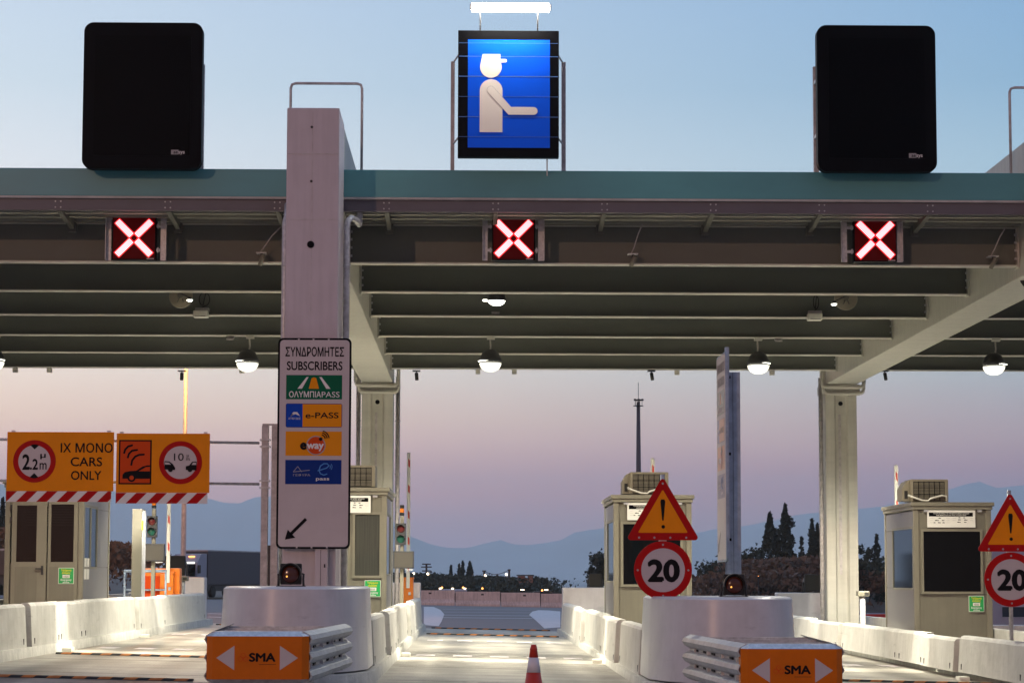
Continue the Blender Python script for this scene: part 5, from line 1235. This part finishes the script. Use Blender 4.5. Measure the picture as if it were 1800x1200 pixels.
# white cabin and its blocks at the right edge
p0, p1 = at(1738, 968, 70), at(1990, 968, 70); g = gz(p0.x, 70)
t = thing('site_cabin', 'pinkish white cabin behind the speed sign at the right edge', 'cabin', (p0.x, 70, g)); zt = p0.z - g
MB().box(0, p1.x - p0.x, 0, 3, at(1738, 1098, 70).z - g, zt, b=.02).build('cabin_wall', 'cabin', t)
w_ = MB().box(.35, 2.4, -.03, 0, at(1738, 1085, 70).z - g, at(1738, 1064, 70).z - g).build('window', 'cabin', t); MB().box(.4, 2.35, -.034, -.031, at(1738, 1083.5, 70).z - g, at(1738, 1066, 70).z - g).build('pane', 'glass_side', w_)
for u0, u1, lb in ((1744, 1775, 'small white block under the cabin, left of the speed sign post'), (1783, 1830, 'small white block under the cabin, right of the speed sign post')):
    a, b = at(u0, 1098, 62), at(u1, 1098, 62); g = gz(a.x, 62); mb = MB(); mb.box(0, b.x - a.x, 0, .5, 0, a.z - g, b=.04); tag(mb.build('concrete_block', 'barrier', None, (a.x, 62, g)), lb, 'barrier', 'white blocks behind the right booth')

# ------------------------------------------------------------------ things under the roof
def cctv_front(u, v, cu, cv, label):
    p = at(u, v, 33.45); t = thing('ceiling_camera', label, 'camera', (p.x, 33.45, p.z), 0, 'cameras hung on the first roof beam')
    MB().box(-.085, .075, -.06, .12, .03, .045).build('mount_plate', 'galv', t)
    MB().tube([(0, 0, .035), (0, 0, -.03)], .022, 8).build('stem', 'dark', t)
    c_ = MB(); c_.tube([(.03, -.05, .0), (-.03, .05, -.14)], .035, 12); c_.build('camera_body', 'booth', t)
    e = at(cu, cv, 33.2); dx, dz = e.x - p.x, e.z - p.z
    MB().tube([(dx, -.2, dz), (dx * .55, -.1, dz * .72), (dx * .1, .0, dz * .3), (-.03, .02, .05)], .010, 6).build('cable', 'galv_dull', t)
cctv_front(460, 449, 493, 398, 'camera with a curved cable left of the front pillar')
cctv_front(1113, 451, 1130, 393, 'camera with a straight cable right of the centre lane signal')
cctv_front(1746, 455, 1770, 398, 'camera with a curved cable near the right frame edge')
def cctv_rear(u, label, s_=1):
    p = at(u, 652, BY[5]); t = thing('ceiling_camera', label, 'camera', (p.x, BY[5] - .0, p.z), 0, 'small cameras under the last roof beam')
    MB().box(-.09, .09, -.1, .1, -.01, .01).build('mount_plate', 'dark', t); MB().tube([(0, 0, 0), (0, 0, -.07)], .012, 8).build('stem', 'dark', t)
    MB().tube([(0, -.02, -.05), (s_ * .05, .06, -.20)], .042, 12).build('camera_body', 'rubber', t)
cctv_rear(320, 'small dark camera under the last beam beside the orange-lit lamp pole', -.3)
cctv_rear(732, 'small dark camera under the last beam right of the rear left pillar', .2)
cctv_rear(1145, 'small dark camera under the last beam above the mast', .6)
cctv_rear(1555, 'small dark camera under the last beam right of the rear right pillar', .8)
bl = {27: 'leftmost little box under the last beam', 87: 'little box under the last beam, second from the left', 425: 'little box under the last beam beside the left round lamp', 840: 'little box under the last beam left of the centre round lamp', 904: 'little box under the last beam right of the centre round lamp', 1190: 'little box under the last beam left of the edge-on sign', 1357: 'little box under the last beam right of the galvanised post'}
for u, lb in bl.items():
    p = at(u, 651, BY[5]); t = thing('sensor_box', lb, 'sensor', (p.x, BY[5], 6.298), 0, 'little sensors under the last beam'); MB().box(-.055, .055, -.07, .07, -.115, -.01, b=.008).build('sensor_case', 'flange', t); MB().box(-.08, .05, -.09, .09, -.009, 0).build('mount_plate', 'galv', t)
def white_box(u, v, label, s_):
    p = at(u, v, BY[2] - .1); t = thing('antenna_box', label, 'antenna', (p.x, BY[2] - .15, p.z), 0, 'white antenna boxes with cable loops')
    MB().box(-.135, .135, -.12, .1, -.13, .0, b=.02).build('antenna_case', 'boom_white', t); MB().box(-.11, .14, -.02, .14, .002, .06).build('mount_plate', 'galv_dull', t)
    MB().box(-.10, .10, -.122, -.12, -.115, -.108).build('case_seam', 'dark', t)
    pts = [(s_ * .0, 0, .05)] + [(s_ * (.06 + .10 * math.sin(a)), 0, .22 - .13 * math.cos(a)) for a in [k * .5 for k in range(13)]] + [(s_ * .12, 0, .5)]
    MB().tube(pts, .009, 6).build('cable_loop', 'rubber', t)
white_box(354, 547, 'white antenna box with a cable loop over the left lane', 1)
white_box(1431, 552, 'white antenna box with a cable over the right lane', .5)
for u, v, Y, lb in ((405, 593, BY[3], 'flat plate under the fourth beam over the left lane'), (1368, 596, BY[3], 'flat plate under the fourth beam over the right lane'), (871, 547, BY[2], 'flat plate behind the centre flood lamp')):
    p = at(u, v, Y); t = thing('reader_plate', lb, 'sensor', (p.x, Y, p.z), 0, 'flat reader plates under the beams'); MB().box(-.075, .075, -.1, .1, -.03, .0, b=.006, M4=Matrix.Rotation(.35, 4, 'X')).build('plate', 'galv_dull', t); MB().tube([(0, .02, 0), (0, .1, .16)], .01, 6).build('bracket', 'galv', t)

def spot(par, loc, dirv, e, ang, blend=.6, r=.12, col=(1, .935, .78), tilt=0):
    l = bpy.data.lights.new('lane_lamp_light', 'SPOT'); l.energy = e; l.spot_size = R(ang); l.spot_blend = blend; l.shadow_soft_size = r; l.color = col
    o = bpy.data.objects.new('lane_lamp_light', l); C.objects.link(o); o.parent = par; o.location = loc; o.rotation_euler = Vector(dirv).to_track_quat('-Z', 'Y').to_euler()
    l2 = bpy.data.lights.new('lane_lamp_beam', 'SPOT'); l2.energy = e * 1.4; l2.spot_size = R(78); l2.spot_blend = .35; l2.shadow_soft_size = .1; l2.color = col
    o2 = bpy.data.objects.new('lane_lamp_beam', l2); C.objects.link(o2); o2.parent = par; o2.location = loc; o2.rotation_euler = (tilt, 0, 0); o2.scale = (1, .20, 1); return o
E1, E2 = 2300, 2700
def flood(u, v, label):
    Y = BY[1] + .3; p = at(u, v, Y); t = thing('flood_lamp', label, 'lamp', (p.x, Y, p.z))
    MB().lathe([(.06, .22), (.12, .2), (.145, .1), (.165, .0), (.165, -.02), (.15, -.02)], n=28).build('lamp_housing', 'dark', t)
    MB().lathe([(.148, -.021), (.13, -.06), (.08, -.09), (.01, -.10)], n=28).build('lamp_lens', 'lamp_hot', t)
    MB().tube([(-.24, 0, -.01), (-.14, 0, -.01)], .016, 8).build('side_tube', 'lamp_hot', t)
    MB().box(-.13, .13, -.05, .05, .24, .30).build('bracket', 'galv', t); MB().box(-.08, .08, -.06, .1, .33, .40).build('control_gear', 'booth', t)
    spot(t, (0, 0, -.12), (0, -.05, -1), E1, 152, blend=1.0); return t
flood(873, 527, 'round flood lamp lit under the second beam over the centre lane')
def disc_lamp(u, v, lu, lv, label):
    Y = BY[1] + .25; p = at(u, v, Y); t = thing('disc_lamp', label, 'lamp', (p.x, Y, p.z), 0, 'disc reflectors with a small lamp')
    mb = MB(); mb.lathe([(.20, -.01), (.205, .0), (.205, .012), (.2, .02)], n=36, axis='y'); d_ = mb.build('reflector_disc', 'ac', t)
    MB().lathe([(.05, -.035), (.06, -.011)], (0, 0, .02), 20, axis='y').build('disc_hub', 'booth', t)
    mb = MB(); mb.tube([(0, -.02, .03), (-.05, -.03, -.1)], .006, 6); mb.tube([(0, -.02, .03), (.05, -.03, -.1)], .006, 6); mb.build('stay', 'dark', t)
    MB().box(-.09, .09, -.08, .06, .17, .23).build('bracket', 'booth', t)
    e = at(lu, lv, Y - .25); dx, dz = e.x - p.x, e.z - p.z
    mb = MB(); mb.tube([(0, -.03, .05), (dx, -.25, dz + .04)], .01, 6); mb.lathe([(.03, .05), (.05, .02), (.055, .0)], (dx, -.25, dz), 16); mb.build('lamp_arm', 'dark', t)
    MB().lathe([(.05, .0), (.04, -.02), (.005, -.028)], (dx, -.25, dz - .001), 16).build('lamp_lens', 'lamp_hot', t)
    spot(t, (dx, -.25, dz - .08), (0, -.05, -1), E1, 152, blend=1.0)
disc_lamp(318, 521, 333.5, 527, 'beige disc reflector with a small lit lamp at its right, over the left lane')
disc_lamp(1487, 525, 1466, 534, 'beige disc reflector with a small lamp at its left, over the right lane')
def globe(u, v, label, sx, off):
    Y = BY[3]; p = at(u, v, Y); t = thing('round_lamp', label, 'lamp', (p.x, Y, p.z), 0, 'round pendant lamps over the lanes')
    r = .225
    MB().lathe([(.02, r * 1.05), (.10, r * .98), (.17, r * .7), (r, r * .2), (r * 1.0, -.02), (r * .9, -.03)], n=32).build('lamp_dome', 'dark', t)
    MB().lathe([(r * .86, -.012), (r * .6, -.02), (.01, -.03)], (off, -.03, .0), 28).build('lamp_lens', 'lamp_hot', t)
    MB().lathe([(r * .99, -.055), (r * .95, -.10), (r * .74, -.175), (r * .4, -.215), (.01, -.225)], n=32).build('lamp_bowl', 'lamp_bowl', t)
    mb = MB()
    for k in range(5): a = k * 1.257; mb.tube([(r * .95 * math.cos(a), r * .95 * math.sin(a), .03), (r * 1.0 * math.cos(a), r * math.sin(a), -.07)], .006, 5)
    mb.build('bowl_clip', 'galv', t)
    zt = 6.30 - p.z; pts = [(sx, 1.2 - 3.42 + .1, zt), (sx + .0, -1.0, zt - .1), (0, 0, r)]
    pts = [(sx, .0, zt), (sx + .015, 0, zt * .6), (sx * .9, 0, zt * .35), (sx * .55, 0, r * .98)]
    MB().tube(pts, .017, 8).build('hanger_pipe', 'flange', t); MB().box(sx - .06, sx + .1, -.06, .06, zt - .05, zt).build('hanger_plate', 'flange', t)
    
    spot(t, (0, 0, -.30), (0, .40, -1), E2, 124, tilt=R(46)); return t
globe(435, 634, 'round lit pendant lamp left of the subscribers sign', .03, -.05)
globe(862, 634, 'round lit pendant lamp over the centre lane', -.01, -.06)
globe(1333, 638, 'round lit pendant lamp right of the galvanised post', -.02, .05)
globe(1747, 640, 'round lit pendant lamp at the right frame edge', .03, .07)
globe(-12, 632, 'round lit pendant lamp just cut by the left frame edge', .03, .05)
# ------------------------------------------------------------------ lamp pole, mast, utility poles, far lights
p = at(327, 650, 75); g = gz(p.x, 75)
t = thing('street_lamp', 'tall lamp pole lit orange at its top, rising behind the amber signs', 'street lamp', (p.x, 75, g))
H = 9.6; MB().tube([(0, 0, 0), (0, 0, 1), (0, 0, H)], [.12, .10, .055], 12).build('pole', 'galv_dull', t)
MB().tube([(0, 0, H), (.0, -.5, H + .35), (.0, -1.2, H + .42)], .035, 8).build('lamp_arm', 'galv_dull', t)
MB().lathe([(.05, -.35), (.11, -.25), (.12, .25), (.05, .35)], (.0, -1.4, H + .42), 14, axis='y').build('lamp_head', 'dark', t)
MB().lathe([(.06, -.25), (.09, 0), (.06, .25)], (.0, -1.4, H + .33), 14, axis='y').build('lamp_lens', 'far_amber', t)
pl = bpy.data.lights.new('sodium_light', 'POINT'); pl.energy = 1500; pl.color = (1, .42, .10); pl.shadow_soft_size = .12
po = bpy.data.objects.new('sodium_light', pl); C.objects.link(po); po.parent = t; po.location = (.0, -1.4, H + .18)

p = at(1122, 682, 210); g = gz(20, 210) - .5
t = thing('light_mast', 'slender tall mast with a ring platform and a thin rod, far beyond the centre lane', 'mast', (p.x, 210, g)); zz = lambda v: at(1122, v, 210).z - g
MB().tube([(0, 0, 0), (0, 0, zz(706))], [.38, .17], 12).build('mast_tube', 'truck_grey', t); MB().tube([(0, 0, zz(706)), (0, 0, zz(672))], .03, 6).build('rod', 'dark', t)
mb = MB(); mb.lathe([(.42, zz(704)), (.42, zz(702))], n=16); mb.lathe([(.50, zz(713.5)), (.50, zz(712.5))], n=16); mb.build('platform', 'dark', t)
for a in range(5): x_, y_ = .36 * math.cos(a * 1.257), .36 * math.sin(a * 1.257); MB().tube([(x_, y_, zz(713)), (x_, y_, zz(704))], .02, 5).build('stay', 'dark', t)
for a in range(3): x_ = (-.36, 0, .36)[a]; MB().cbox(x_, -.42, zz(703), .22, .2, .18).build('floodlight', 'dark', t)

def upole(u, vt, vb, Y, label, arms):
    p = at(u, vb, Y); q_ = at(u, vt, Y); t = thing('utility_pole', label, 'utility pole', tuple(p), 0, 'poles on the dark hill'); h = q_.z - p.z
    MB().tube([(0, 0, -3), (0, 0, h)], .10, 8).build('pole', 'bark', t)
    for z_, w_ in arms: MB().cbox(0, -.08, h - z_, w_, .12, .12).build('cross_arm', 'bark', t)
    return t
upole(749.5, 990, 1010, 225, 'utility pole with three cross arms on the dark hill', ((.05, .9), (.35, 1.1), (.75, .9)))
upole(851, 1002, 1013, 215, 'small lamp pole with a lit bracket left of the brick hut', ((.05, .4),))
upole(895, 1000, 1018, 215, 'small lamp pole nearest the brick hut', ((.05, .3),))
upole(874, 1009, 1016, 215, 'short thin pole between the two hill lamps', ((.05, .12),))
upole(472, 958, 1012, 120, 'pole with cross arms glimpsed between the gantry posts', ((.1, .8), (.5, .9)))
# slack wire between the two hill poles
a, b = at(851, 1004, 215), at(895, 1001, 215)
mb = MB(); mb.tube([(a.x + (b.x - a.x) * f, 215, a.z + (b.z - a.z) * f - .35 * math.sin(math.pi * f)) for f in [k / 8 for k in range(9)]], .03, 5); tag(mb.build('power_line', 'bark'), 'slack wire between the two lamp poles on the hill', 'wire')

def far_lamp(u, v, Y, label, m_='far_lamp', r=.14):
    p = at(u, v, Y); t = thing('distant_lamp', label, 'lamp', tuple(p), 0, 'far lit lamps'); r = r * Y / 200
    MB().lathe([(.01, -r), (r * .8, -r * .6), (r, 0), (r * .8, r * .6), (.01, r)], n=12).build('lamp_bulb', m_, t); MB().tube([(0, 0, -r * .9), (0, .05, -3.0)], .04, 6).build('lamp_stem', 'dark', t)
for u, v, m_, lb in ((727, 1007.5, 'far_lamp', 'distant white lamp right behind the raised centre boom'), (752, 1008, 'far_lamp', 'distant white lamp under the utility pole'), (853, 1011, 'far_lamp', 'distant white lamp at the left pole of the slack wire'), (890, 1009, 'far_lamp', 'distant white lamp at the right pole of the slack wire')):
    far_lamp(u, v, 212, lb, m_, .11)
for u, v, lb in ((777, 1032, 'distant amber lamp over the lit far vehicle'), (814, 1032, 'distant amber lamp right of the lit far vehicle'), (848, 1033.5, 'distant amber lamp on a stub, centre of the far barrier'), (953, 1037, 'distant amber lamp near the right end of the dark hill')):
    far_lamp(u, v, 158, lb, 'far_amber', .085)
far_lamp(436, 993, 200, 'distant white lamp at the tail of the grey lorry', 'far_lamp', .16)
far_lamp(1333, 1012, 140, 'faint distant lamp above the brown lorry', 'far_amber', .03)

# brick hut on the hill
p = at(911, 1018, 214); a = at(938, 1018, 214); t = thing('brick_hut', 'small unfinished brick hut with a flat roof on the dark hill', 'hut', tuple(p)); W = a.x - p.x; h = at(911, 1011.5, 214).z - p.z
mb = MB(); mb.box(0, .45 * W, 0, 3, -2, h); mb.box(.66 * W, W * .95, 0, 3, -2, h); mb.box(.45 * W, .66 * W, 0, 3, -2, h * .15); mb.box(.45 * W, .66 * W, 2.8, 3, h * .1, h * .3); mb.build('wall', 'brick', t); MB().box(-.12, W + .05, -.2, 3.2, h + .01, h + .12).build('roof', 'dark', t)

# ------------------------------------------------------------------ lorries
def wheel(mb_t, x, y, z, r, w_, t):
    MB().lathe([(r, -w_ / 2), (r, w_ / 2)], (x, y, z), 20, axis='y', smooth=True).build('wheel', 'rubber', t)
    MB().lathe([(r * .55, -w_ / 2 - .01), (r * .5, -w_ / 2 + .0)], (x, y, z), 14, axis='y').build('wheel_rim', 'galv', t)
# grey articulated lorry, cab towards us
p = at(322, 1043, 150); t = thing('lorry', 'grey articulated lorry with a white cab, beyond the left end wall', 'lorry', (p.x, 150, gz(p.x, 150)), R(-152))
zt = at(365, 968, 150).z - gz(p.x, 150)
# local: y forward out of the cab is -y ; built facing -y then rotated
t.rotation_euler = (0, 0, R(-17))
k = zt / 4.0
mb = MB(); mb.box(-1.25 * k, 1.25 * k, 2.3 * k, 15.5 * k, 1.1 * k, 4.0 * k, b=.04); mb.build('trailer', 'truck_grey', t)
MB().box(-1.27 * k, 1.27 * k, 2.25 * k, 15.5 * k, 4.0 * k + .01, 4.0 * k + .1).build('trailer_roof_rim', 'galv_dull', t)
MB().box(-1.1 * k, 1.1 * k, 2.5 * k, 15 * k, .55 * k, 1.08 * k).build('chassis', 'dark', t)
mb = MB(); mb.prism([(0, .5 * k), (0, 1.7 * k), (.18 * k, 3.0 * k), (.9 * k, 3.75 * k), (2.1 * k, 3.8 * k), (2.1 * k, .5 * k)], -1.22 * k, 1.22 * k, 'x'); mb.build('cab', 'truck_white', t)
MB().add([(-1.1 * k, -.02, 1.85 * k), (1.1 * k, -.02, 1.85 * k), (1.05 * k, .13 * k, 2.85 * k), (-1.05 * k, .13 * k, 2.85 * k)], [(0, 1, 2, 3)]).build('windscreen', 'glass_dark', t)
MB().box(-1.15 * k, 1.15 * k, -.05, .0, .9 * k, 1.6 * k).build('radiator_grille', 'dark', t)
MB().box(-.95 * k, .95 * k, .1 * k, .2 * k, 2.93 * k, 3.08 * k).build('roof_light_bar', 'lamp_bowl', t)
for x_ in (-.8, .2): MB().box(x_ * k, (x_ + .55) * k, .55 * k, .62 * k, 3.5 * k, 3.58 * k).build('marker_light', 'far_amber', t)
for s_ in (-1, 1):
    MB().box(min(s_ * 1.0 * k, s_ * .65 * k), max(s_ * 1.0 * k, s_ * .65 * k), -.06, -.0, .65 * k, .85 * k).build('headlight', 'grey_ink', t); MB().box(min(s_ * 1.27 * k, s_ * 1.45 * k), max(s_ * 1.27 * k, s_ * 1.45 * k), .1, .3, 2.1 * k, 2.8 * k).build('mirror', 'dark', t)
    for y_ in (.9, 3.6, 11.5, 12.8, 14.1): MB().lathe([(.5 * k, -.15), (.5 * k, .15)], (s_ * 1.05 * k, y_ * k, .5 * k), 18, axis='y').build('wheel', 'rubber', t)
for o in list(t.children):
    if o.name.startswith('wheel'):
        me = o.data; c = sum((v.co for v in me.vertices), Vector()) / len(me.vertices); me.transform(Matrix.Translation(c) @ Matrix.Rotation(R(90), 4, 'Z') @ Matrix.Translation(-c))

# lorries crossing behind the plaza, side-on
def side_lorry(u0, u1, vt, Y, label, m_, cab_right=True):
    a, b = at(u0, vt, Y), at(u1, vt, Y); g = gz(min(40, a.x), Y); t = thing('lorry', label, 'lorry', (a.x, Y, g), 0); L_ = b.x - a.x; h = a.z - g
    MB().box(0, L_, 0, 2.5, 1.0, h, b=.04).build('curtain_side', m_, t)
    mb = MB()
    for k in range(1, int(L_ / 1.3)): mb.box(k * 1.3, k * 1.3 + .04, -.012, 0, 1.05, h - .05)
    mb.build('strap', 'dark', t); MB().box(-.02, L_ + .02, -.02, 2.52, h + .005, h + .09).build('roof_rim', 'galv_dull', t)
    MB().box(.1, L_ - .1, .15, 2.3, .5, .98).build('chassis', 'dark', t)
    for x_ in (.8, 2.0, 3.2, L_ - 3.0): MB().lathe([(.48, .0), (.48, .3)], (x_, .05, .48), 20, axis='y').build('wheel', 'rubber', t)
    mb = MB(); xx = L_ + .5; mb.prism([(xx, .5), (xx + 2.0, .5), (xx + 2.1, 1.8), (xx + 1.8, h - .6), (xx + 1.2, h - .2), (xx, h - .1)], .1, 2.4); mb.build('cab', 'truck_white' if m_ == 'truck_brown' else m_, t)
    MB().box(xx + 1.0, xx + 1.75, .07, .1, 1.7, 2.4).build('cab_window', 'glass_dark', t); MB().box(xx + 1.9, xx + 2.12, .3, .6, .8, 1.0).build('headlight', 'lamp_bowl', t)
    MB().lathe([(.48, .0), (.48, .3)], (xx + .9, .05, .48), 20, axis='y').build('wheel', 'rubber', t)
    return t
side_lorry(-330, 12, 966, 118, 'brown lorry cut by the left frame edge with lit headlights', 'truck_brown')
# small recovery truck with lights beyond the far barrier
p = at(770, 1043, 150); t = thing('recovery_truck', 'small truck with white roof lights and amber glow beyond the far barrier', 'truck', (p.x, 150, at(770, 1034, 150).z - 2.1))
MB().box(0, 2.0, 0, 2.0, .4, 2.05, b=.1).build('cab', 'truck_white', t); MB().box(.2, 1.8, -.02, .0, 1.2, 1.8).build('windscreen', 'glass_dark', t); MB().box(2.05, 4.0, 0, 2.0, .4, 1.7, b=.05).build('load_bed', 'dark', t)
MB().box(.1, .7, -.04, -.02, .7, 1.3).build('lit_sign', 'amber_glow', t)
for x_ in (.15, 1.0, 1.85): MB().cbox(x_, .1, 2.12, .16, .1, .07).build('roof_light', 'far_lamp', t)
MB().cbox(3.0, .1, 1.75, .12, .1, .06).build('marker_light', 'far_amber', t)
for x_ in (.5, 3.3): MB().lathe([(.4, .0), (.4, .25)], (x_, .0, .4), 16, axis='y').build('wheel', 'rubber', t)
p = at(917, 1040, 150); t = thing('car', 'small dark car with pale lights beyond the far barrier, right side', 'car', (p.x, 150, at(917, 1038, 150).z - 1.42))
MB().prism([(0, .3), (0, .8), (.5, .95), (.9, 1.4), (2.1, 1.42), (2.7, .95), (3.2, .85), (3.25, .3)], 0, 1.6).build('body', 'dark', t); MB().prism([(1.0, 1.0), (1.1, 1.33), (2.05, 1.34), (2.45, 1.0)], -.02, 0).build('side_window', 'glass_dark', t)
for x_ in (.05, 1.7): MB().cbox(x_, -.02, 1.5, .25, .06, .06).build('lamp', 'far_lamp', t)
for x_ in (.6, 2.6): MB().lathe([(.3, .0), (.3, .2)], (x_, -.02, .3), 16, axis='y').build('wheel', 'rubber', t)

# ------------------------------------------------------------------ air
hz_ = MB().box(-11500, 11500, -80, 10200, -40, 470)
m = bpy.data.materials.new('evening_haze'); m.use_nodes = True; n_ = m.node_tree; n_.nodes.remove(n_.nodes['Principled BSDF'])
pv = n_.nodes.new('ShaderNodeVolumePrincipled'); pv.inputs['Color'].default_value = (.96, .96, .94, 1); pv.inputs['Density'].default_value = HAZE; pv.inputs['Anisotropy'].default_value = .45
n_.links.new(pv.outputs[0], n_.nodes['Material Output'].inputs['Volume']); M['haze'] = m
if HAZE > 0: tag(hz_.build('haze', 'haze'), kind='stuff')
